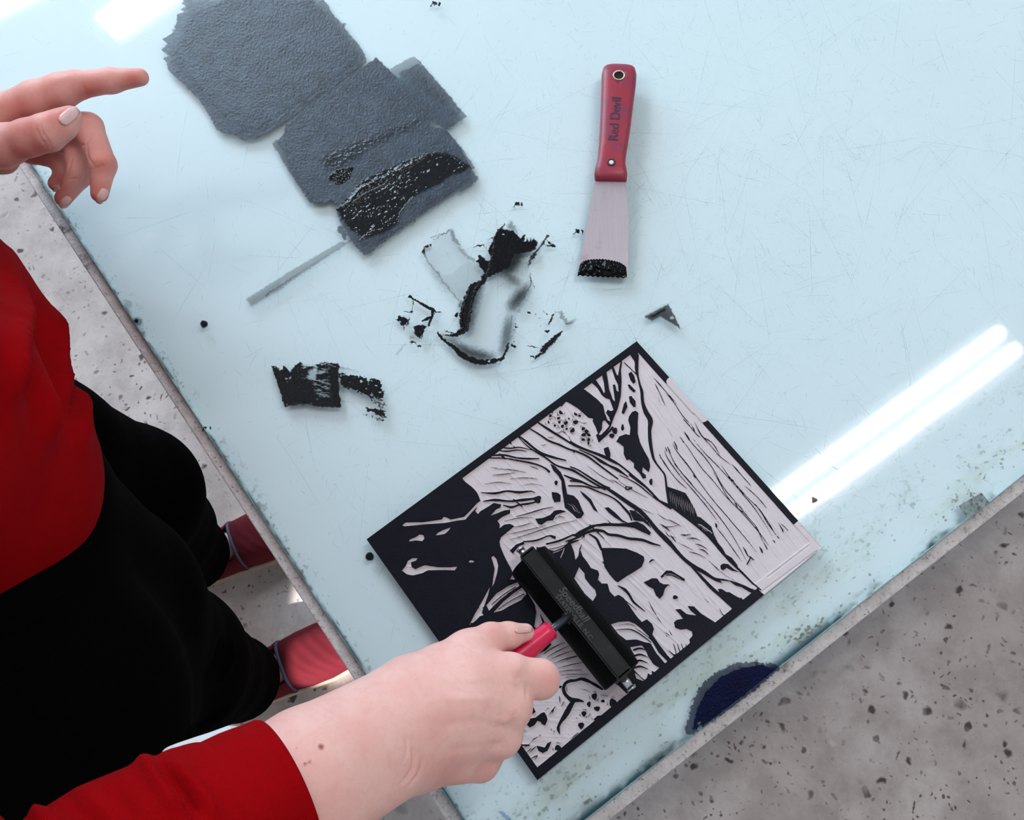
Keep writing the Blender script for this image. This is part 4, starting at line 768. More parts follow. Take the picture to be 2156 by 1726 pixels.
# --- grime along the right-hand edge of the glass
def grime(along_right, name):
    cell = .0005; na, nb = (190, 1560) if along_right else (80, 1500)
    r, c = np.mgrid[0:na, 0:nb]; e = r * cell
    P = CORNER + ((E1[None, None] * (e[..., None] + .0012)) + E2[None, None] * (c[..., None] * cell + .003) if along_right else (E2[None, None] * (e[..., None] + .0012)) + E1[None, None] * (c[..., None] * cell + .003))
    n1_, n2_, n3_ = aniso((na, nb), 0, 1.6, 1.2, 31), aniso((na, nb), 0, 30, 12, 32), aniso((na, nb), 0, 4, 2.2, 33)
    fall = np.exp(-e / (.032 if along_right else .006)) if along_right else np.exp(-e / .005)
    d = np.clip((n1_ + .5 * n3_ - 1.12 + .55 * n2_) * .9, 0, 1) * np.clip(fall * 1.3 - .08, 0, 1) * .8
    edge = np.exp(-(e / (.0045 if along_right else .0016)) ** 2) * np.clip(.62 + .5 * n2_ + .25 * n3_, 0, 1) * .9
    yel = np.exp(-((e - .02) / .016) ** 2) * np.clip(.04 + .10 * n2_ + .05 * n3_, 0, .16) * (1.0 if along_right else 0)
    keep_d = np.maximum(np.maximum(d, edge), yel)
    V = np.dstack([P, np.full(P.shape[:2], GLASS_Z + .00009)]); kp = (keep_d[:-1, :-1] > .02) | (keep_d[1:, 1:] > .02) | (keep_d[1:, :-1] > .02) | (keep_d[:-1, 1:] > .02)
    F = grid_faces(na, nb)[kp.ravel()]; used = np.unique(F); mp = np.full(na * nb, -1); mp[used] = np.arange(len(used))
    me = mesh_quads(name, V.reshape(-1, 3)[used], mp[F]); attr(me, 'dens', keep_d.ravel()[used]); attr(me, 'wet', (edge > np.maximum(d, yel)).ravel()[used].astype(float)); attr(me, 'yel', (yel > np.maximum(d, edge)).ravel()[used].astype(float))
    t = NT(name); c_ = t.mix(t.attr('wet'), sl((96, 92, 78)), sl((22, 58, 66))); c_ = t.mix(t.attr('yel'), c_, sl((176, 186, 120)))
    o = obj(name, me, t.done(t.n('MixShader', i0=t.attr('dens'), i1=t.n('BsdfTransparent'), i2=t.n('BsdfDiffuse', Color=c_))), glass); o['kind'] = 'stuff'
grime(True, 'edge_grime'); grime(False, 'edge_grime')

# --- tape scrap and chip of dried ink
def slab_px(name, pts, z0, th, mat, label, cat):
    o = prism(name, [at(u, v, z0)[:2] for u, v in pts][::-1], z0, z0 + th, mat); return tag(o, label, cat)
t = NT('dirty_tape'); p = t.pos(); c_ = t.mix(t.ramp(t.noise(p, 260, 4, .6), [(.4, 0.0), (.62, 1.0)]), sl((118, 140, 140)), sl((44, 52, 54)))
M_tape = t.done(t.n('MixShader', i0=.78, i1=t.n('BsdfTransparent'), i2=t.bsdf(Base_Color=c_, Roughness=.35)))
slab_px('tape_scrap', [(2018, 1065), (2066, 1037), (2083, 1058), (2076, 1063), (2036, 1088)], GLASS_Z + .0001, .0002, M_tape, 'grubby scrap of clear tape at the right table edge', 'tape')
M_chip = plain('dried_ink_chip', sl((98, 90, 80)), .7, 0, .5, 900)
bm = bmesh.new(); cpt = at(1715, 1052, GLASS_Z); pr = [bm.verts.new((float(q[0]), float(q[1]), GLASS_Z + .0002)) for q in [at(u, v, GLASS_Z) for u, v in ((1709, 1045), (1722, 1051), (1720, 1056), (1710, 1060))]]; tp = bm.verts.new((float(cpt[0]), float(cpt[1]), GLASS_Z + .0022))
bm.faces.new(pr)
for i in range(4): bm.faces.new((pr[i], pr[(i + 1) % 4], tp))
tag(obj('paint_chip', bm_mesh(bm, 'paint_chip'), M_chip), 'small brown chip of dried paint right of the carved block', 'paint chip')
# ------------------------------------------------------------------ putty knife
def eval_mesh(o):
    dg = bpy.context.evaluated_depsgraph_get(); return bpy.data.meshes.new_from_object(o.evaluated_get(dg))
def carve(o, cutter, op='DIFFERENCE'):
    """apply a boolean once and drop the cutter"""
    m = o.modifiers.new('cut', 'BOOLEAN'); m.object = cutter; m.operation = op; m.solver = 'EXACT'
    bpy.context.view_layer.update(); me = eval_mesh(o); o.modifiers.clear(); old = o.data; o.data = me; bpy.data.meshes.remove(old)
    cm = cutter.data; bpy.data.objects.remove(cutter); bpy.data.meshes.remove(cm)

def loft(name, rings, mat, parent=None, smooth=True, closed=True):
    n = len(rings[0]); V = np.vstack(rings); F = []
    for i in range(len(rings) - 1):
        for k in range(n):
            if not closed and k == n - 1: continue
            F.append((i * n + k, i * n + (k + 1) % n, (i + 1) * n + (k + 1) % n, (i + 1) * n + k))
    F += [tuple(range(n))[::-1], tuple(range((len(rings) - 1) * n, len(rings) * n))]
    bm = bmesh.new(); vs = [bm.verts.new([float(c) for c in v]) for v in V]
    for f in F: bm.faces.new([vs[i] for i in f])
    return obj(name, bm_mesh(bm, name), mat, parent, smooth)

def text_mesh(name, body, size, extr, frame, mat, parent, align='CENTER', shear=0.0, bold=0.0):
    """frame: (origin, right, up) in world space"""
    cu = bpy.data.curves.new(name, 'FONT'); cu.body = body; cu.size = size; cu.extrude = extr; cu.align_x = align; cu.align_y = 'CENTER'; cu.resolution_u = 4; cu.shear = shear; cu.offset = bold
    tmp = bpy.data.objects.new(name, cu); col.objects.link(tmp); bpy.context.view_layer.update(); me = eval_mesh(tmp)
    bpy.data.objects.remove(tmp); bpy.data.curves.remove(cu)
    o_, r_, u_ = (np.asarray(v, float) for v in frame); r_ = r_ / np.linalg.norm(r_); u_ = u_ - r_ * (u_ @ r_); u_ /= np.linalg.norm(u_); n_ = np.cross(r_, u_)
    co = np.zeros(len(me.vertices) * 3, np.float32); me.vertices.foreach_get('co', co); co = co.reshape(-1, 3)
    me.vertices.foreach_set('co', (o_ + co[:, :1] * r_ + co[:, 1:2] * u_ + co[:, 2:] * n_).astype(np.float32).ravel()); me.update(); me.materials.clear()
    return obj(name, me, mat, parent)

def mat_knife_handle():
    t = NT('worn_red_plastic'); p = t.pos(); a = t.noise(p, 70, 5, .65); b_ = t.noise(p, 420, 4, .7)
    c = t.mix(t.ramp(a, [(.36, 0.0), (.66, 1.0)]), sl((150, 30, 48)), sl((122, 40, 70)))
    c = t.mix(t.ramp(b_, [(.6, 0.0), (.7, .6)]), c, sl((86, 16, 40)))
    b = t.bsdf(Base_Color=c, Roughness=.42); t.set(b.inputs['Normal'], t.bump(b_, .2, .0006)); return t.done(b)
def mat_blade():
    t = NT('brushed_steel'); p = t.pos(); mp = t.n('Mapping', Vector=p); mp.inputs['Scale'].default_value = (900, 30, 30); nz = t.noise(mp.outputs[0], 1, 4, .6); st = t.noise(p, 90, 5, .6)
    c = t.mix(nz, sl((158, 149, 157)), sl((180, 172, 179))); c = t.mix(t.ramp(st, [(.58, 0.0), (.72, .4)]), c, sl((132, 124, 130)))
    return t.done(t.bsdf(Base_Color=c, Roughness=.42, Metallic=.35))
knife = empty('putty_knife', (*at(1286, 342, GLASS_Z)[:2], GLASS_Z)); tag(knife, 'putty knife with worn red handle and black ink on its blade tip', 'putty knife')
HZ = GLASS_Z + .0085
stn = [(1268, 1338, 153, .7), (1266.5, 1340, 160, .92), (1266, 1339, 178, 1), (1265.5, 1336, 200, 1), (1264.5, 1332, 232, 1), (1263, 1327.5, 270, 1), (1261, 1322, 305, .98), (1258.5, 1318, 330, .95), (1256, 1316.5, 346, .93), (1252.5, 1319, 358, .95), (1251, 1320.5, 368, .95), (1252, 1320, 377, .85), (1254.5, 1318, 382, .55)]
stn = [(1283, 1326, 138, .35), (1275, 1333, 141, .5), (1270, 1337, 146, .7)] + stn[1:]
rings = []
for l, r, y, k in stn:
    A, B = at(l, y + (0 if y < 330 else 0), HZ), at(r, y + 1.5, HZ); c_ = (A + B) / 2; h = (B - A) / 2; th = .0078 * (k if k < .9 else 1) * (1.0 if y < 340 else .95)
    a = np.linspace(0, 2 * np.pi, 33)[:-1]; e = .55
    cx, cz = np.sign(np.cos(a)) * np.abs(np.cos(a)) ** e, np.sign(np.sin(a)) * np.abs(np.sin(a)) ** e
    rings.append(c_ + cx[:, None] * h + cz[:, None] * np.array([0, 0, th]))
M_kh = mat_knife_handle(); handle = loft('handle', rings, M_kh, knife)
hc = at(1303, 158.5, HZ + .0078)
cutter = cyl_between('cut', hc + np.array([0, 0, .01]), hc - np.array([0, 0, .03]), .0042, None, None, 24); carve(handle, cutter)
handle.data.polygons.foreach_set('use_smooth', np.ones(len(handle.data.polygons), bool))
def ring_mesh(name, c, R, r, mat, parent, up=(0, 0, 1), seg=28, rs=8):
    bm = bmesh.new(); up = Vector(up).normalized(); q = up.to_track_quat('Z', 'Y').to_matrix(); vs = []
    for i in range(seg):
        a = 2 * math.pi * i / seg
        for j in range(rs):
            b = 2 * math.pi * j / rs; v = q @ Vector(((R + r * math.cos(b)) * math.cos(a), (R + r * math.cos(b)) * math.sin(a), r * math.sin(b))); vs.append(bm.verts.new(v + Vector([float(x) for x in c])))
    for i in range(seg):
        for j in range(rs): bm.faces.new((vs[i * rs + j], vs[((i + 1) % seg) * rs + j], vs[((i + 1) % seg) * rs + (j + 1) % rs], vs[i * rs + (j + 1) % rs]))
    return obj(name, bm_mesh(bm, name), mat, parent, True)
M_brass = plain('pale_brass', sl((226, 214, 190)), .3, .6); M_chrome = plain('chrome', sl((205, 206, 210)), .18, .9)
ring_mesh('hanging_hole_ring', hc + np.array([0, 0, .0001]), .0046, .0006, M_brass, knife)
cyl_between('hole_shade_plug', hc + np.array([0, 0, -.0006]), hc - np.array([0, 0, .0145]), .00425, plain('painted_hole_shade', (.002, .002, .002), .9), knife, 24)  # solid black plug paints the shade inside the hanging hole
rv = at(1287, 342, HZ + .0074); cyl_between('rivet', rv - np.array([0, 0, .002]), rv + np.array([0, 0, .0006]), .0019, plain('aluminium', sl((224, 222, 226)), .35, .3), knife, 18)
ring_mesh('rivet_ring', rv + np.array([0, 0, .0002]), .0029, .0007, plain('dark_maroon', sl((60, 28, 44)), .6), knife)  # dark maroon ring round the rivet
ta, tb_ = at(1292.5, 288, HZ + .0078), at(1299, 212, HZ + .0078)
text_mesh('lettering', 'Red Devil', .0112, .00015, ((ta + tb_) / 2 + np.array([0, 0, .0001]), tb_ - ta, np.array([-1.0, 0.05, 0])), plain('inked_lettering', sl((62, 30, 56)), .5), knife, bold=.00022)
# raised panel line round the lettering
# blade: springs from the ferrule down to the glass
bl = [(1255, 1317, 374, .0085), (1251, 1318, 392, .0082), (1246, 1320.5, 415, .0076), (1240, 1322.5, 445, .0066), (1234, 1323.5, 480, .0052), (1228.5, 1323.5, 515, .0037), (1222.5, 1322.5, 548, .0022), (1216.5, 1320, 581, .0008)]
M_bl = mat_blade(); rings = []
for l, r, y, z in bl:
    A, B = at(l, y - 3, GLASS_Z + z), at(r, y + 3, GLASS_Z + z); c_ = (A + B) / 2; h = (B - A) / 2; th = .0005 if y < 560 else .0003
    q = [(-1, -1), (-.9, -1), (0, -1), (.9, -1), (1, -1), (1, 1), (.9, 1), (0, 1), (-.9, 1), (-1, 1)]
    rings.append(np.array([c_ + h * a + np.array([0, 0, th * b]) for a, b in q]))
loft('blade', rings, M_bl, knife, False)
# ink load on the blade tip: lumpy bead over the last centimetre
nu, nv = 70, 26; V = []
top_e = smooth_line([(1221, 557), (1228, 550), (1242, 546.5), (1258, 545.5), (1275, 546), (1292, 549), (1306, 553), (1318, 561)], 10); bot_e = np.array([[1215.5 + 105 * k / (nu - 1), 580 + 5.5 * k / (nu - 1)] for k in range(nu)])
te = np.array([[np.interp(k / (nu - 1), np.linspace(0, 1, len(top_e)), top_e[:, j]) for j in (0, 1)] for k in range(nu)])
nzb = aniso((nv, nu), .2, 2.2, 1.6, 5)
for j in range(nv):
    f = j / (nv - 1)
    for k in range(nu):
        u, v = te[k] * (1 - f) + bot_e[k] * f; v += 1.2 * math.sin(k * 1.7) * (1 - f) + 1.2 * math.sin(k * .9 + 1) * f
        z = np.interp(v, [545, 583], [.0028, .0012]) + .0022 * math.sqrt(max(0, math.sin(math.pi * min(.97, max(.03, f))) * math.sin(math.pi * (k + .5) / nu))) * (1 + .3 * nzb[j, k]); V.append(at(u, v, GLASS_Z + z))
me = mesh_quads('ink_load', V, grid_faces(nv, nu)); t = NT('wet_black_ink'); M_wet = t.done(t.bsdf(Base_Color=(.002, .002, .003), Roughness=.16, Specular_IOR_Level=.12)); obj('ink_load', me, M_wet, knife, True)

# ------------------------------------------------------------------ brayer
bry = empty('brayer', (*at(1212, 1300, BZ)[:2], BZ)); tag(bry, 'black ink roller with a pink handle, resting on the carved block', 'brayer')
RR = .0148; p1, p2 = at(1113, 1177, BZ + RR), at(1310, 1424, BZ + RR); ax = (p2 - p1); LEN = np.linalg.norm(ax); ax /= LEN; mid = (p1 + p2) / 2
bx_ = np.array([ax[1], -ax[0], 0]); bx_ = bx_ if (at(1160, 1325, BZ) - at(1212, 1290, BZ)) @ bx_ > 0 else -bx_      # towards the handle
M_rubber = plain('black_rubber', (.003, .003, .0035), .5, 0, 0, 400, .1, Specular_IOR_Level=.05)
def mat_frame():
    t = NT('black_moulded_frame'); p = t.pos(); nz = t.noise(p, 700, 3); d = t.noise(p, 60, 5, .6)
    c = t.mix(t.ramp(d, [(.45, 0.0), (.7, 1.0)]), (.004, .004, .005), (.012, .012, .014)); b = t.bsdf(Base_Color=c, Roughness=.38); b.inputs['Specular IOR Level'].default_value = .22
    t.set(b.inputs['Normal'], t.bump(nz, .12, .0004)); return t.done(b)
M_frame = mat_frame()
ringr = []
for s_, r in ((-.5, RR * .9), (-.494, RR), (.494, RR), (.5, RR * .9)):
    a = np.linspace(0, 2 * np.pi, 65)[:-1]; ringr.append(mid + ax * LEN * s_ + (np.cos(a)[:, None] * bx_ + np.sin(a)[:, None] * np.array([0, 0, 1.0])) * r)
loft('roller', ringr, M_rubber, bry)
FT = at(1213, 1290, BZ + .041); fa, fb = at(1112, 1162, BZ + .041), at(1313, 1418, BZ + .041); fl_ = np.linalg.norm(fb - fa) / 2 + .0015; FC = (fa + fb) / 2
FC = FC + ax * ((mid - FC) @ ax) * 0.0; HW = .0056
def bar(sections, name, mat, parent, bev=.0011):
    bm = bmesh.new()
    for (c0, hx, hy, hz) in sections:
        M = Matrix(((ax[0], bx_[0], 0, c0[0]), (ax[1], bx_[1], 0, c0[1]), (ax[2], bx_[2], 1, c0[2]), (0, 0, 0, 1)))
        r = bmesh.ops.create_cube(bm, size=2.0, matrix=M @ Matrix.Diagonal((hx, hy, hz, 1)))
    bmesh.ops.bevel(bm, geom=bm.edges[:], offset=bev, segments=3, affect='EDGES'); return obj(name, bm_mesh(bm, name), mat, parent)
bar([(FC - np.array([0, 0, .0028]), fl_, HW, .0028)], 'frame_bar', M_frame, bry)
bar([(FC + np.array([0, 0, -.0085]), fl_ * .985, HW * .62, .0055)], 'frame_rib', M_frame, bry)
for s_ in (-1, 1):
    pc = FC + ax * s_ * (fl_ - .0012); zc = (FC[2] + mid[2] - .006) / 2
    bar([(np.array([pc[0], pc[1], zc]), .0014, HW, (FC[2] - mid[2] + .006) / 2)], 'end_plate', M_frame, bry, .0006)
    e0 = mid + ax * s_ * LEN * .5; e1 = np.array([pc[0], pc[1], mid[2]]) + ax * s_ * .0088
    cyl_between('axle', e0, e1, .0027, M_chrome, bry, 20); cyl_between('axle_cap', e1, e1 + ax * s_ * .0012, .0032, M_chrome, bry, 20)
# feet the roller rests on when laid down
S0 = FC + bx_ * HW * .9 - np.array([0, 0, .0032]); H0 = at(1160, 1325, BZ + .047); H1 = at(905, 1528, BZ + .074); hd = (H1 - H0) / np.linalg.norm(H1 - H0); H1 = H0 + hd * .108
cyl_between('shank', S0 - bx_ * .004, H0 + hd * .01, .0027, plain('dark_steel', sl((70, 74, 80)), .3, .8), bry, 18)
cyl_between('ferrule', S0 - bx_ * .002, S0 + bx_ * .003 , .0042, M_frame, bry, 18)
u1 = np.cross(hd, [0, 0, 1.0]); u1 /= np.linalg.norm(u1); u2 = np.cross(u1, hd); rings = []
for f, r in ((0, .0052), (.004, .0062), (.03, .0063), (.1, .0066), (.22, .0080), (.36, .0090), (.55, .0095), (.75, .0090), (.92, .0082), (.985, .0066), (1.0, .004)):
    a = np.linspace(0, 2 * np.pi, 41)[:-1]; rings.append(H0 + hd * .108 * f + (np.cos(a)[:, None] * u1 + np.sin(a)[:, None] * u2) * r)
t = NT('pink_plastic'); M_pink = t.done(t.bsdf(Base_Color=sl((214, 20, 74)), Roughness=.3)); loft('handle', rings, M_pink, bry)
M_emb = plain('raised_black_lettering', (.05, .052, .056), .3); up_ = -bx_
text_mesh('lettering', 'Speedball', .0072, .0002, (FC + ax * -.004 + up_ * .0026 + np.array([0, 0, .0001]), ax, up_), M_emb, bry, shear=.2)
text_mesh('lettering', 'STATESVILLE, N.C.', .0046, .0002, (FC + ax * .003 - up_ * .0028 + np.array([0, 0, .0001]), ax, up_), M_emb, bry)
# ------------------------------------------------------------------ bodies from smooth unions of tapered limbs
def rcone(P, a, b, ra, rb):
    ab = b - a; L2 = float(ab @ ab); pa = P - a
    t = np.clip((pa @ ab) / L2, 0, 1) if L2 > 1e-12 else np.zeros(P.shape[:-1], P.dtype)
    q = pa - t[..., None] * ab; return np.sqrt((q * q).sum(-1)) - (ra + (rb - ra) * t)
def smin(a, b, k):
    h = np.clip(.5 + .5 * (b - a) / k, 0, 1); return b + (a - b) * h - k * h * (1 - h)
class Blob:
    """signed distance on a lattice; each chain is a list of (centre, radius)"""
    def __init__(s, lo, hi, h):
        s.lo, s.h = np.asarray(lo, np.float32), h; n = np.ceil((np.asarray(hi) - np.asarray(lo)) / h).astype(int) + 1
        s.ax = [s.lo[i] + h * np.arange(n[i], dtype=np.float32) for i in range(3)]; s.n = tuple(n); s.S = np.full(s.n, 1.0, np.float32)
    def _win(s, pts, rad):
        lo = np.min([p - r for p, r in zip(pts, rad)], 0); hi = np.max([p + r for p, r in zip(pts, rad)], 0)
        return tuple(slice(max(0, int((lo[i] - s.lo[i]) / s.h)), min(s.n[i], int((hi[i] - s.lo[i]) / s.h) + 2)) for i in range(3))
    def pts(s, w): return np.stack(np.meshgrid(*[s.ax[i][w[i]] for i in range(3)], indexing='ij'), -1)
    def chain(s, joints, k_in=.004, k_out=.008, extra=.03):
        pts = [np.asarray(p, float) for p, r in joints]; rad = [r for p, r in joints]; w = s._win(pts, [r + extra for r in rad])
        if any(q.stop <= q.start for q in w): return
        P = s.pts(w); D = None
        for i in range(max(1, len(pts) - 1)):
            j = min(i + 1, len(pts) - 1); d = rcone(P, pts[i].astype(np.float32), pts[j].astype(np.float32), rad[i], rad[j]); D = d if D is None else smin(D, d, k_in)
        s.S[w] = smin(s.S[w], D, k_out)
    def ball(s, c, r, squash=(1, 1, 1), k=.01):
        s.chain([(c, r)], k_out=k)
    def cut(s, c, n):          # keep the side n points to
        c = np.asarray(c, float); n = np.asarray(n, float); n = n / np.linalg.norm(n); P = s.pts((slice(None),) * 3); s.S = np.maximum(s.S, -((P - c.astype(np.float32)) @ n.astype(np.float32)))
    def net(s):
        S = s.S; n = np.array(S.shape) - 1; acc = np.zeros((*n, 3), np.float32); cnt = np.zeros(n, np.float32); cor = [(i, j, k) for i in (0, 1) for j in (0, 1) for k in (0, 1)]
        sl_ = lambda o: tuple(slice(o[i], o[i] + n[i]) for i in range(3))
        for a in cor:
            for d in range(3):
                if a[d]: continue
                b = list(a); b[d] = 1; fa, fb = S[sl_(a)], S[sl_(tuple(b))]; m = (fa < 0) != (fb < 0); t = np.where(m, fa / np.where(m, fa - fb, 1), 0)
                for q in range(3): acc[..., q] += m * (a[q] + (t if q == d else 0))
                cnt += m
        act = cnt > 0; idx = np.full(act.shape, -1); idx[act] = np.arange(act.sum()); base = np.argwhere(act); V = (base + acc[act] / cnt[act][:, None]) * s.h + s.lo; F = []
        for d in range(3):
            e1_, e2_ = [(1, 2), (2, 0), (0, 1)][d]; A = np.moveaxis(S, (d, e1_, e2_), (0, 1, 2)); I = np.moveaxis(idx, (d, e1_, e2_), (0, 1, 2)); fa, fb = A[:-1, 1:-1, 1:-1], A[1:, 1:-1, 1:-1]; m = (fa < 0) != (fb < 0)
            i, j, k = np.nonzero(m); q = np.stack([I[i, j, k], I[i, j + 1, k], I[i, j + 1, k + 1], I[i, j, k + 1]], 1); fl = (fa[m] >= 0); q[fl] = q[fl][:, ::-1]; F.append(q)
        return V, np.vstack(F)
def relax(V, F, it=3, lam=.5):
    E = np.vstack([F[:, [0, 1]], F[:, [1, 2]], F[:, [2, 3]], F[:, [3, 0]]]); E = np.vstack([E, E[:, ::-1]]); deg = np.bincount(E[:, 0], minlength=len(V)).astype(float); deg[deg == 0] = 1
    for i in range(it):
        for f in (lam, -lam * 1.04):
            A = np.stack([np.bincount(E[:, 0], V[E[:, 1], q], len(V)) for q in range(3)], 1) / deg[:, None]; V = V + f * (A - V)
    return V
def normals(V, F):
    n = np.cross(V[F[:, 2]] - V[F[:, 0]], V[F[:, 3]] - V[F[:, 1]]); N = np.zeros_like(V)
    for k in range(4):
        for q in range(3): N[:, q] += np.bincount(F[:, k], n[:, q], len(V))
    return N / np.maximum(np.linalg.norm(N, axis=1), 1e-12)[:, None]
def folds(V, F, lines):
    """lines: (pixel polyline, width px, height m): ridges (+) or creases (-) on the side turned to the room"""
    N = normals(V, F); px = to_px(V); vis = ((CAM - V) * N).sum(1) > 0; tot = np.zeros(len(V))
    for P, w, h in lines:
        P = smooth_line(np.asarray(P, float)); best = np.full(len(V), 1e9)
        for a, b in zip(P[:-1], P[1:]):
            d = b - a; t = np.clip(((px - a) @ d) / max(d @ d, 1e-9), 0, 1); best = np.minimum(best, np.hypot(*(px - a - t[:, None] * d).T))
        s_ = np.hypot(*(P[-1] - P[0])); fade = np.clip(np.minimum(np.hypot(*(px - P[0]).T), np.hypot(*(px - P[-1]).T)) / (s_ * .25 + 1e-6), 0.15, 1)
        tot += np.where(vis, h * np.exp(-(best / w) ** 2) * fade, 0)
    return V + N * tot[:, None], tot
G = GLASS_Z
def J(u, v, zr, r): return (at(u, v, G + zr), r)
def LH(x, y, zr, r): return J(x / 4.315, 80 + y / 4.315, zr, r)     # read off an enlargement of the pointing hand

# --- right arm and hand on the roller
def right_arm():
    lo = np.array([-.255, -.12, G + .03]); hi = np.array([.02, .085, G + .235])
    b = Blob(lo, hi, .00118)
    b.chain([J(420, 1745, .182, .028), J(633, 1592, .150, .0225), J(812, 1494, .118, .0205)], .006, .012)
    b.chain([J(440, 1800, .182, .028), J(683, 1682, .148, .0225), J(860, 1580, .112, .0205)], .006, .03)
    b.chain([J(650, 1640, .150, .025), J(836, 1536, .118, .0225), J(985, 1480, .098, .018)], .006, .02)
    b.chain([J(868, 1468, .112, .0185), J(985, 1425, .107, .0145), J(1072, 1418, .098, .0122)], .004, .012)
    b.chain([J(872, 1510, .117, .018), J(985, 1486, .110, .0145), J(1076, 1488, .0985, .0122)], .004, .012)
    b.chain([J(876, 1555, .112, .018), J(985, 1540, .102, .0140), J(1054, 1550, .090, .0115)], .004, .012)
    b.chain([J(880, 1598, .100, .0170), J(965, 1596, .088, .0135), J(1008, 1606, .076, .0105)], .004, .012)
    b.chain([J(870, 1440, .105, .0165), J(930, 1405, .100, .0135), J(985, 1370, .094, .0112)], .004, .012)   # thumb mound
    b.chain([J(930, 1440, .098, .0140), J(1010, 1420, .094, .0105)], .004, .012)
    # fingers: first, middle, ring, little
    b.chain([J(1072, 1420, .097, .0118), J(1137, 1430, .0885, .0116), J(1116, 1424, .064, .0096), J(1082, 1392, .052, .0076)], .0025, .0035, .02)
    b.chain([J(1076, 1488, .0975, .0118), J(1066, 1494, .070, .0112), J(1042, 1452, .050, .0092), J(1018, 1424, .049, .0074)], .0025, .0035, .02)
    b.chain([J(1054, 1550, .089, .0112), J(1040, 1550, .062, .0106), J(1008, 1500, .048, .0088), J(985, 1470, .048, .0072)], .0025, .006, .02)
    b.chain([J(1012, 1596, .078, .0108), J(1000, 1592, .053, .0100), J(962, 1552, .047, .0078), J(942, 1524, .050, .0062)], .0025, .008, .02)
    # thumb along the handle
    b.chain([J(982, 1370, .094, .0112), J(1033, 1346, .0845, .0100), J(1070, 1338, .078, .0082), J(1106, 1331, .071, .0056)], .003, .007, .02)
    V, F = b.net(); V = relax(V, F, 4)
    cr = [([(866, 1562), (872, 1600), (862, 1632), (840, 1652)], 3.6, -.0016), ([(884, 1572), (890, 1602), (880, 1632), (856, 1660)], 3.2, -.0012), ([(852, 1545), (858, 1580), (846, 1612)], 3.2, -.0008),
          ([(1106, 1432), (1109, 1455), (1107, 1474)], 2.4, -.0011), ([(1085, 1500), (1072, 1512), (1050, 1520)], 10, .0012), ([(1068, 1530), (1040, 1528)], 8, -.0012), ([(1060, 1568), (1035, 1570)], 8, -.0010), ([(1088, 1400), (1085, 1430)], 12, .0008),
          ([(1020, 1318), (1026, 1330)], 1.6, -.0004), ([(1028, 1314), (1034, 1328)], 1.6, -.0004), ([(1036, 1314), (1042, 1326)], 1.6, -.0004), ([(965, 1348), (985, 1362), (1010, 1375)], 3, -.0005), ([(900, 1470), (1000, 1470), (1060, 1480)], 9, .0005), ([(910, 1530), (990, 1520), (1050, 1530)], 10, -.0007), ([(900, 1420), (980, 1430), (1050, 1420)], 9, .0004), ([(930, 1580), (985, 1575), (1030, 1575)], 9, -.0006)]
    V, _ = folds(V, F, cr); return V, F
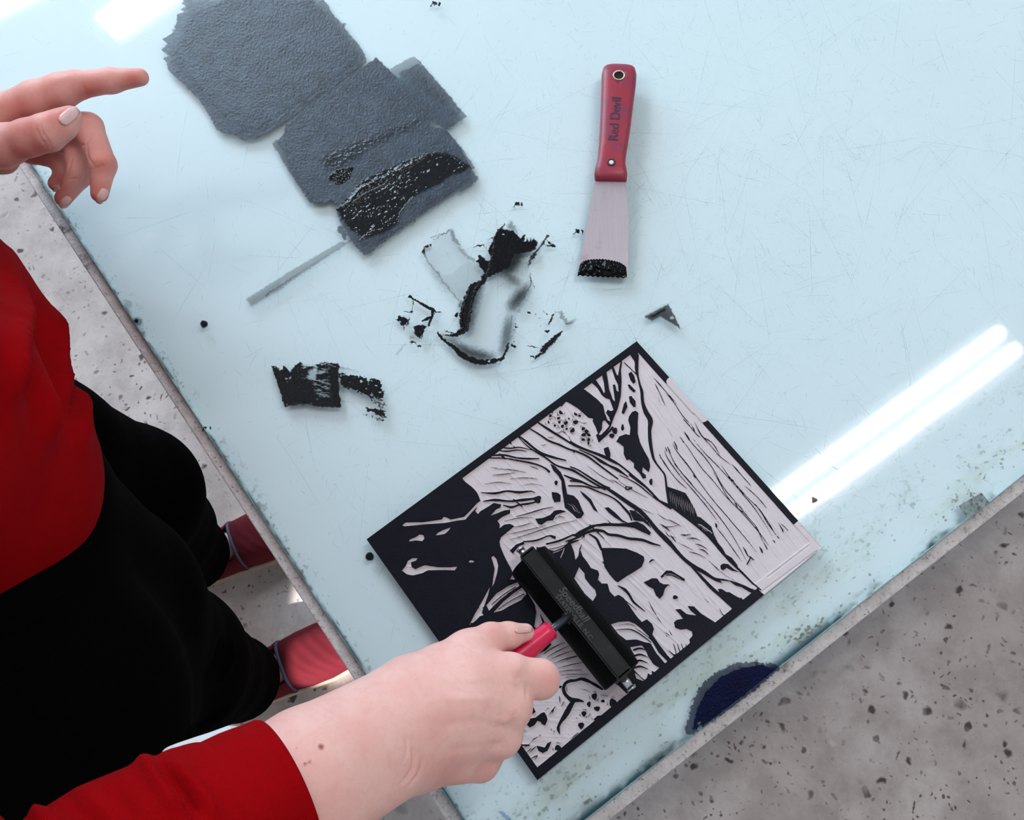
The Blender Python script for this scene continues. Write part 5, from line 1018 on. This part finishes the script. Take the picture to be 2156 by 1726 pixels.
# --- left hand, pointing
def left_arm():
    lo = np.array([-.56, .32, G + .03]); hi = np.array([-.27, .54, G + .178]); b = Blob(lo, hi, .00118)
    b.chain([LH(-2600, 1300, .150, .036), LH(-1000, 1000, .118, .0255), LH(-560, 920, .108, .0235)], .006, .012)
    b.chain([LH(-1000, 1000, .090, .0255), LH(-560, 920, .085, .0225)], .006, .03)
    b.chain([LH(-560, 900, .110, .0200), LH(-250, 760, .112, .0165), LH(-20, 690, .114, .0128)], .004, .012)
    b.chain([LH(-560, 900, .095, .0190), LH(-250, 840, .094, .0160), LH(40, 800, .094, .0125)], .004, .012)
    b.chain([LH(-560, 950, .080, .0190), LH(-250, 910, .076, .0155), LH(20, 890, .073, .0120)], .004, .012)
    b.chain([LH(-560, 1000, .068, .0180), LH(-250, 990, .060, .0145), LH(-10, 980, .055, .0112)], .004, .012)
    b.chain([LH(-540, 960, .115, .0190), LH(-250, 1020, .128, .0175), LH(40, 975, .140, .0138)], .006, .014)
    b.chain([LH(-200, 1060, .085, .0185), LH(20, 1090, .080, .0125)], .004, .016)                                    # heel of the palm
    b.chain([LH(-20, 690, .114, .0126), LH(330, 560, .120, .0136), LH(560, 478, .123, .0124), LH(690, 430, .1235, .0102), LH(1010, 388, .126, .0086), LH(1270, 357, .127, .0064)], .004, .008, .02)
    b.chain([LH(60, 790, .095, .0118), LH(480, 760, .098, .0104), LH(805, 810, .0985, .0106), LH(935, 1150, .096, .0096), LH(905, 1415, .090, .0064)], .003, .003, .02)
    b.chain([LH(40, 890, .074, .0112), LH(420, 900, .078, .0098), LH(690, 945, .0785, .0098), LH(725, 1245, .076, .0090), LH(575, 1455, .072, .0064)], .003, .003, .02)
    b.chain([LH(0, 980, .056, .0102), LH(300, 1040, .059, .0088), LH(520, 1090, .0600, .0086), LH(600, 1235, .058, .0080), LH(510, 1320, .055, .0062)], .003, .003, .02)
    b.chain([LH(40, 975, .140, .0136), LH(260, 905, .1465, .0124), LH(430, 858, .149, .0124), LH(560, 785, .149, .0102), LH(642, 720, .148, .0078)], .004, .006, .02)
    V, F = b.net(); V = relax(V, F, 4)
    c = lambda *p: [(x / 4.315, 80 + y / 4.315) for x, y in p]
    cr = [(c((320, 770), (345, 860), (400, 950), (430, 1000)), 1.6, -.0009), (c((360, 750), (385, 850), (430, 920), (465, 985)), 1.5, -.0009), (c((410, 745), (440, 800)), 1.2, -.0005), (c((435, 735), (460, 790)), 1.2, -.0004), (c((750, 430), (775, 490), (790, 530)), 1.8, -.0009), (c((1030, 400), (1050, 450)), 1.6, -.0005), (c((700, 960), (760, 970), (800, 930), (835, 885)), 2.0, -.0011), (c((790, 960), (800, 1080), (870, 1185)), 1.6, -.0008), (c((860, 1190), (910, 1165), (965, 1165)), 1.8, -.0010), (c((640, 1280), (690, 1275), (725, 1290)), 1.6, -.0008), (c((680, 1060), (640, 1130), (620, 1220)), 2.0, -.0008), (c((480, 720), (500, 660), (560, 640)), 2, -.0004), (c((200, 690), (215, 740)), 2, -.0005), (c((560, 830), (600, 825), (690, 760)), 1.6, -.0005), (c((430, 400), (560, 370), (700, 350)), 8, .0005)]
    V, _ = folds(V, F, cr); return V, F
# --- rest of the body (mostly clothed): head, trunk, legs, feet
FWD = np.array([.88, .47, 0]); FWD /= np.linalg.norm(FWD); LEFT = np.array([-FWD[1], FWD[0], 0]); UP = np.array([0, 0, 1.0])
HIP = np.array([-.515, .215, .90]); CHEST = np.array([-.53, .235, 1.22]); NECK = np.array([-.50, .25, 1.40]); HEAD = np.array([-.465, .27, 1.53])
SHR, SHL = CHEST + np.array([.02, .01, .10]) - LEFT * .165, CHEST + np.array([.02, .01, .10]) + LEFT * .165
AR, AL = at(505, 1432, .075), at(405, 1168, .075)       # ankles
KR, KL = at(345, 1405, .47), at(272, 1045, .47)
HR, HL = HIP - LEFT * .085 - UP * .03, HIP + LEFT * .055 - UP * .03 - FWD * .015
FDIR = np.array([.915, .40, 0]); FDIR /= np.linalg.norm(FDIR)
EL_R, EL_L = at(-70, 2110, G + .205), np.array([-.70, .43, 1.06])
def trunk():
    b = Blob((-.80, -.12, .0), (-.20, .62, 1.70), .009)
    for s_ in (-1, 1):
        b.chain([(HIP + LEFT * s_ * .06, .105), (HIP + LEFT * s_ * .06 + UP * .16, .092), (CHEST + LEFT * s_ * .075, .098), (CHEST + LEFT * s_ * .08 + UP * .08, .075)], .03, .05)
    b.chain([(CHEST + UP * .08, .07), (NECK, .052), (HEAD - UP * .03 - FWD * .01, .055)], .02, .03)
    b.chain([(HEAD + UP * .045 - FWD * .02, .078), (HEAD + UP * .02 + FWD * .02, .072), (HEAD - UP * .055 + FWD * .045, .042)], .02, .02)
    b.chain([(HEAD + UP * .02 + FWD * .092, .008), (HEAD - UP * .012 + FWD * .108, .012)], .008, .012)
    for s_ in (-1, 1): b.chain([(HEAD + LEFT * s_ * .078 + UP * .015 - FWD * .01, .014), (HEAD + LEFT * s_ * .080 - UP * .02, .010)], .006, .008)
    b.chain([(SHR, .058), (SHR * .45 + EL_R * .55, .045), (EL_R, .042), J(330, 1860, .188, .036)], .02, .04); b.chain([(SHL, .058), (SHL * .45 + EL_L * .55, .045), (EL_L, .040), LH(-2600, 1300, .150, .036)], .02, .04)
    for H_, K_, A_ in ((HR, KR, AR), (HL, KL, AL)):
        b.chain([(H_, .092), (H_ * .5 + K_ * .5, .078), (K_, .058)], .02, .05); b.chain([(K_, .058), (K_ * .65 + A_ * .35 - FWD * .012, .056), (A_, .036), (A_ - UP * .03, .034)], .02, .03)
        b.chain([(A_ - UP * .04 - FDIR * .02, .030), (A_ - UP * .043 + FDIR * .05, .026), (A_ - UP * .05 + FDIR * .12, .014)], .015, .02)
    V, F = b.net(); return relax(V, F, 4), F

def mat_skin():
    t = NT('skin'); p = t.pos(); a = t.noise(p, 45, 4, .6); b_ = t.noise(p, 260, 4, .65); f = t.noise(p, 1400, 3, .6)
    c = t.mix(t.ramp(a, [(.38, 0.0), (.66, 1.0)]), sl((243, 192, 182)), sl((238, 179, 170)))
    c = t.mix(t.ramp(b_, [(.5, 0.0), (.75, .5)]), c, sl((231, 167, 157)))
    red = t.attr('red'); c = t.mix(red, c, sl((196, 98, 86)))
    c = t.mix(t.attr('mole'), c, sl((140, 62, 44)))
    b = t.bsdf(Base_Color=c, Roughness=.5); b.inputs['Specular IOR Level'].default_value = .3
    pass
    t.set(b.inputs['Normal'], t.bump(t.math('ADD', f, t.math('MULTIPLY', b_, .5)), .18, .0008)); return t.done(b)
(Va, Fa), (Vb, Fb), (Vc, Fc) = right_arm(), left_arm(), trunk()
Vall = np.vstack([Va, Vb, Vc]); Fall = np.vstack([Fa, Fb + len(Va), Fc + len(Va) + len(Vb)])
person = empty('person', (*(AR + AL)[:2] / 2, 0)); tag(person, 'person in a red sweater and black trousers rolling ink, other hand pointing', 'person')
me = mesh_quads('body', Vall, Fall)
pxv = to_px(Vall); red = np.zeros(len(Vall)); mole = np.zeros(len(Vall)); nA, nB = len(Va), len(Vb)
for u, v, r in ((1150, 1425, 22), (1040, 1325, 20), (1105, 1330, 14), (1078, 1508, 12), (1085, 1415, 14), (940, 1640, 60), (1020, 1630, 30)): red[:nA] = np.maximum(red[:nA], .28 * np.exp(-(np.hypot(*(pxv[:nA] - (u, v)).T) / r) ** 2))
red[nA:nA + nB] = .34  # whole left hand redder and darker: its shade painted into the skin
for x, y, r in ((1200, 370, 60), (900, 1400, 90), (560, 1440, 90), (500, 1320, 70), (820, 480, 60), (950, 1150, 80), (300, 1130, 120), (500, 680, 80), (200, 760, 90)): red[nA:nA + nB] = np.maximum(red[nA:nA + nB], .34 + .4 * np.exp(-(np.hypot(*(pxv[nA:nA + nB] - (x / 4.315, 80 + y / 4.315)).T) / (r / 4.315 * 1.6)) ** 2))
for u, v, r in ((676, 1572, 5.5), (642, 1608, 2.5), (625, 1574, 2), (652, 1604, 2), (663, 1719, 5)): mole[:nA] = np.maximum(mole[:nA], np.clip(1.6 - np.hypot(*(pxv[:nA] - (u, v)).T) / r, 0, 1) * .9)
attr(me, 'red', red); attr(me, 'mole', mole)
M_skin = mat_skin(); body = obj('body', me, M_skin, person, True)

# nails: thin shells laid on the finger tips
M_nail = plain('fingernail', sl((232, 182, 174)), .3); M_nail_w = plain('pale_fingernail', sl((226, 184, 182)), .28)
def nail(base, tip, hw, lift, mat, Vs, bulge=.0008):
    """plate over the body surface between two pixels, hw half width in px"""
    bp, tp = np.array(base, float), np.array(tip, float); d = tp - bp; q = np.array([-d[1], d[0]]) / np.hypot(*d); nu, nv = 9, 9; P = []
    Vp = to_px(Vs); Nn = CAM - Vs; depth = np.linalg.norm(Nn, axis=1)
    for i in range(nv):
        f = i / (nv - 1)
        for j in range(nu):
            s_ = (j / (nu - 1)) * 2 - 1; wd = hw * (math.sqrt(max(0, 1 - (max(0, .28 - f) / .28) ** 2)) * .35 + .65) * (1 - .35 * max(0, f - .75) / .25 * abs(s_))
            pxy = bp + d * (f - .10 * s_ * s_ * (1 if f > .5 else -1) * .6) + q * wd * s_
            m = np.hypot(*(Vp - pxy).T) < 5.0
            if not m.any(): m = np.hypot(*(Vp - pxy).T) < 12
            k = np.nonzero(m)[0]; k = k[depth[k] < depth[k].min() + .006]; z = Vs[k, 2].mean() if len(k) else G + .07
            P.append(at(*pxy, z) + (CAM - at(*pxy, z)) / np.linalg.norm(CAM - at(*pxy, z)) * (lift + bulge * (1 - s_ * s_)))
    m_ = mesh_quads('fingernail', P, grid_faces(nv, nu)); o = obj('fingernail', m_, mat, body, True); md = o.modifiers.new('thickness', 'SOLIDIFY'); md.thickness = .0005; return o
c4 = lambda x, y: (x / 4.315, 80 + y / 4.315)
nail((1084, 1328), (1121, 1325), 5.5, .0002, M_nail, Va, .0005)
nail(c4(550, 770), c4(705, 645), 13, .0001, M_nail_w, Vb, .0006)
nail(c4(960, 1370), c4(890, 1500), 9, .0001, M_nail, Vb, .0005); nail(c4(640, 1450), c4(545, 1535), 10, .0001, M_nail, Vb, .0005); nail(c4(540, 1345), c4(478, 1385), 7, .0001, M_nail, Vb, .0005)

# --- clothes
def mat_cloth(name, c1, c2, scale=700, rough=.9, sheen=.3, wale=None, spec=.2):
    t = NT(name); p = t.pos(); a = t.noise(p, 18, 4, .6); f = t.noise(p, scale, 3, .7); c = t.mix(a, c1, c2); c = t.mix(t.math('MULTIPLY', f, .35), c, tuple(x * .5 for x in c1))
    b = t.bsdf(Base_Color=c, Roughness=rough); b.inputs['Specular IOR Level'].default_value = spec; b.inputs['Sheen Weight'].default_value = sheen; b.inputs['Sheen Roughness'].default_value = .4
    b.inputs['Sheen Tint'].default_value = (min(1, c2[0] * 2 + .1), min(1, c2[1] * 2 + .02), min(1, c2[2] * 2 + .05), 1)
    h = f
    if wale is not None:
        w_ = t.n('TexWave', Vector=t.pos(), Scale=wale[0], Distortion=wale[1], p_wave_type='BANDS', p_bands_direction='DIAGONAL'); h = t.math('ADD', f, t.math('MULTIPLY', w_.outputs[1], 1.5))
    t.set(b.inputs['Normal'], t.bump(h, .45, .0012)); return t.done(b)
M_red = mat_cloth('red_fleece', (.24, .0002, .0012), (.40, .0004, .0035), sheen=.06, spec=.06); M_trous = mat_cloth('black_cotton', (.0012, .0012, .0015), (.0020, .0019, .0025), sheen=.0, spec=.02); M_white = plain('white_cotton', sl((228, 234, 236)), .85)
def sweater():
    b = Blob((-.80, -.12, .86), (-.22, .62, 1.44), .0055)
    for s_ in (-1, 1):
        b.chain([(TB0 + LEFT * s_ * .062, .125), (TB1 + LEFT * s_ * .066, .128), (CHEST + LEFT * s_ * .078, .118), (CHEST + LEFT * s_ * .085 + UP * .09, .085)], .04, .05)
    b.chain([(CHEST + UP * .10, .09), (NECK - UP * .03, .068)], .03, .04)
    b.chain([(SHR, .078), (SHR * .7 + EL_R * .3, .070)], .015, .03)
    b.chain([(SHL, .078), (SHL * .5 + EL_L * .5, .070), (EL_L, .060), LH(-2200, 1250, .145, .050), LH(-1500, 1100, .130, .042)], .015, .03)
    b.cut((0, 0, .885), (0, 0, 1)); 
    V, F = b.net(); V = relax(V, F, 3)
    k = 460 / 1185; c8 = lambda *p: [(x * k, 330 + y * k) for x, y in p]
    L = [(c8((60, 520), (55, 800), (75, 1100), (40, 1400)), 15, .012), (c8((40, 760), (130, 1000), (200, 1250), (240, 1450), (200, 1650)), 14, .013), (c8((235, 760), (290, 1000), (340, 1250), (375, 1400)), 14, .013), (c8((395, 1000), (430, 1250), (440, 1450), (440, 1640)), 16, .009),
         (c8((90, 850), (160, 1150), (190, 1400)), 14, -.009), (c8((200, 900), (270, 1200), (320, 1450)), 14, -.009), (c8((330, 1000), (395, 1300), (410, 1500)), 14, -.009), (c8((20, 1000), (30, 1300), (0, 1600)), 14, -.005),
         ([(0, 1430), (70, 1340), (150, 1220)], 12, -.004)]
    V, _ = folds(V, F, L); return relax(V, F, 5), F
TB0, TB1 = np.array([-.487, .228, .93]), np.array([-.493, .240, 1.07])
def sleeve():
    """right sleeve: one long tube from shoulder to a turned cuff"""
    key = [(SHR, .080), (SHR * .5 + EL_R * .5, .070), (EL_R, .060), J(150, 1975, .197, .0570), J(290, 1872, .189, .0555), J(382, 1802, .183, .0498), J(440, 1759, .177, .0455), J(490, 1730, .171, .0418), J(530, 1706, .166, .0412), J(570, 1683, .160, .0398), J(598, 1667, .1565, .0392)]
    P = smooth_line([k[0] for k in key], 12); R_ = np.interp(np.linspace(0, 1, len(P)), np.linspace(0, 1, len(key)), [k[1] for k in key]); T = np.gradient(P, axis=0); T /= np.linalg.norm(T, axis=1)[:, None]
    P = list(P); R_ = list(R_); T = list(T)
    for d_, r_ in ((.0016, .0384), (.0012, .0372), (-.004, .0362), (-.02, .036)): P.append(P[len(key) * 0 + 12 * (len(key) - 1)] + T[-1] * d_); R_.append(r_); T.append(T[-1])
    n = 88; a = np.linspace(0, 2 * np.pi, n + 1)[:-1]; V = []
    for p_, r_, t_ in zip(P, R_, T):
        e1_ = np.cross(t_, UP); e1_ /= np.linalg.norm(e1_); e2_ = np.cross(e1_, t_); V.append(p_ + (np.cos(a)[:, None] * e1_ + np.sin(a)[:, None] * e2_) * r_)
    m = len(V); V = np.vstack(V); F = np.array([(i * n + k, i * n + (k + 1) % n, (i + 1) * n + (k + 1) % n, (i + 1) * n + k) for i in range(m - 1) for k in range(n)])
    if ((normals(V, F)[: n * 20] * (V[: n * 20] - np.repeat(np.array(P[:20]), n, 0))).sum() < 0): F = F[:, ::-1]
    L = [([(318, 1590), (345, 1625), (373, 1657), (400, 1690), (430, 1730)], 13, -.0065), ([(352, 1588), (400, 1640), (440, 1690), (462, 1740)], 14, .0035), ([(285, 1580), (310, 1610), (350, 1670), (390, 1725)], 18, .0060), ([(120, 1680), (190, 1715), (230, 1760)], 24, -.006), ([(220, 1640), (250, 1690), (300, 1740)], 22, -.004), ([(60, 1690), (110, 1740)], 18, .004)]
    return folds(V, F, L)[0], F
(Vs, Fs), (Vr, Fr) = sweater(), sleeve()
obj('sweater', mesh_quads('sweater', np.vstack([Vs, Vr]), np.vstack([Fs, Fr + len(Vs)])), M_red, person, True)
def trousers():
    b = Blob((-.78, -.16, .03), (-.2, .52, 1.02), .0068)
    for s_ in (-1, 1): b.chain([(HIP + LEFT * s_ * .07 + FWD * .02, .118), (HIP + LEFT * s_ * .065 + UP * .07 + FWD * .03, .108)], .02, .04)
    b.chain([(HR + FWD * .01, .125), (HR * .5 + KR * .5 + FWD * .015, .105), (KR, .084)], .02, .03); b.chain([(KR, .084), (KR * .5 + AR * .5, .068), (AR + UP * .03, .0605), (AR - UP * .03, .060)], .02, .03)
    b.chain([(HL - FWD * .01, .115), (HL * .5 + KL * .5 - FWD * .005, .096), (KL, .082)], .02, .012); b.chain([(KL, .082), (KL * .5 + AL * .5, .066), (AL + UP * .03, .0585), (AL - UP * .03, .058)], .02, .03)
    b.chain([(at(20, 1520, .86), .125), (at(120, 1500, .66), .120), (at(230, 1490, .50), .100), (KR, .084)], .02, .03)
    b.cut((0, 0, .062), (0, 0, 1)); V, F = b.net(); V = relax(V, F, 3)
    L = [([(488, 1340), (480, 1400), (440, 1450)], 7, .006), ([(470, 1330), (450, 1400), (420, 1440)], 6, -.004), ([(370, 1570), (430, 1530), (490, 1490)], 7, .006), ([(380, 1555), (440, 1515), (500, 1470)], 6, -.005)]
    V, _ = folds(V, F, L); return V, F
Vt_, Ft_ = trousers(); obj('trousers', mesh_quads('trousers', Vt_, Ft_), M_trous, person, True)
# white lining showing along the upper side of the right sleeve
pp = smooth_line([(336, 1594), (350, 1574), (400, 1555), (440, 1542), (481, 1527)], 6); pq = smooth_line([(344, 1600), (372, 1592), (420, 1574), (455, 1560), (492, 1540)], 6); rings = []
for a_, b_ in zip(pp, pq):
    A, B = at(*a_, G + .150), at(*b_, G + .160); n_ = np.cross(B - A, UP); n_ /= np.linalg.norm(n_); rings.append(np.array([A, B, B - UP * .02, A - UP * .016]))
loft('sleeve_lining', rings, M_white, person, False)

# shoes
M_shoe = mat_cloth('dark_red_corduroy', sl((92, 20, 30)), sl((118, 34, 44)), 600, .9, .2, (34, .4)); M_sole = plain('pale_sole', sl((190, 168, 150)), .8); M_trim = plain('blue_grey_binding', sl((84, 80, 104)), .8)
def shoe(A_):
    c0 = np.array([A_[0], A_[1], 0]) - FDIR * .055; sd = np.array([-FDIR[1], FDIR[0], 0]); root = empty('shoe', c0); root.parent = person; root.matrix_parent_inverse = person.matrix_basis.inverted()
    prof = [(0, .022, .05), (.012, .031, .058), (.05, .036, .058), (.106, .038, .058), (.119, .041, .069), (.148, .0450, .062), (.18, .0465, .052), (.215, .043, .040), (.24, .032, .033), (.252, .018, .024)]
    bm = bmesh.new()
    rings = []
    for s_, hw, h in prof:
        a = np.linspace(0, np.pi, 21); e = .75; x = np.sign(np.cos(a)) * np.abs(np.cos(a)) ** e * hw; z = .016 + (np.abs(np.sin(a)) ** e) * (h - .016)
        rings.append(c0 + FDIR * s_ + x[:, None] * sd + z[:, None] * UP)
    def part(name, rr, mat):
        o = loft(name, rr, mat, None, True); o.parent = root; o.matrix_parent_inverse = (person.matrix_basis @ Matrix.Identity(4)).inverted() if False else root.matrix_basis.inverted(); return o
    part('vamp', rings[4:], M_shoe)
    for lo_, hi_ in ((0, 7), (14, 21)):
        V = np.vstack([r[lo_:hi_] for r in rings[:5]]); n = hi_ - lo_; F = grid_faces(5, n); me = mesh_quads('quarter', V, F); o = obj('quarter', me, M_shoe, None, True); o.parent = root; o.matrix_parent_inverse = root.matrix_basis.inverted(); md = o.modifiers.new('thickness', 'SOLIDIFY'); md.thickness = .003
    V = np.array([rings[0][k] for k in range(21)] + [rings[0][k] * [1, 1, 0] + [0, 0, .016] for k in range(21)]); me = mesh_quads('heel_cup', V, grid_faces(2, 21)); o = obj('heel_cup', me, M_shoe, None, True); o.parent = root; o.matrix_parent_inverse = root.matrix_basis.inverted()
    tube = rings[4]; V = []; n = 8
    for k in range(21):
        t_ = tube[min(k + 1, 20)] - tube[max(k - 1, 0)]; t_ /= np.linalg.norm(t_); e1_ = np.cross(t_, FDIR); e1_ /= np.linalg.norm(e1_)
        V += [tube[k] + (math.cos(a) * e1_ + math.sin(a) * FDIR) * .0028 for a in np.linspace(0, 2 * np.pi, n + 1)[:-1]]
    F = [(k * n + j, k * n + (j + 1) % n, (k + 1) * n + (j + 1) % n, (k + 1) * n + j) for k in range(20) for j in range(n)]; me = mesh_quads('binding', V, F); o = obj('binding', me, M_trim, None, True); o.parent = root; o.matrix_parent_inverse = root.matrix_basis.inverted()
    out = [(s_, hw + .003) for s_, hw, h in prof]; pts = [c0 + FDIR * s_ + sd * w_ for s_, w_ in out] + [c0 + FDIR * .259] + [c0 + FDIR * s_ - sd * w_ for s_, w_ in out[::-1]] + [c0 - FDIR * .004]
    o = prism('sole', [p_[:2] for p_ in pts][::-1], 0.0, .018, M_sole, None, .002); o.parent = root; o.matrix_parent_inverse = root.matrix_basis.inverted()
shoe(AR); shoe(AL)
# hair
bh = Blob(HEAD - .2, HEAD + .2, .006); bh.chain([(HEAD + UP * .055 - FWD * .03, .086), (HEAD - FWD * .055 - UP * .02, .072), (NECK - FWD * .05, .045)], .02, .02)
for s_ in (-1, 1): bh.chain([(HEAD + UP * .05 + LEFT * s_ * .04, .06), (HEAD + LEFT * s_ * .062 - FWD * .03 - UP * .03, .035)], .02, .02)
Vh, Fh = bh.net(); hair = obj('hair', mesh_quads('hair', relax(Vh, Fh, 2), Fh), mat_cloth('brown_hair', sl((52, 36, 26)), sl((78, 56, 40)), 300, .6, .1), person, True)
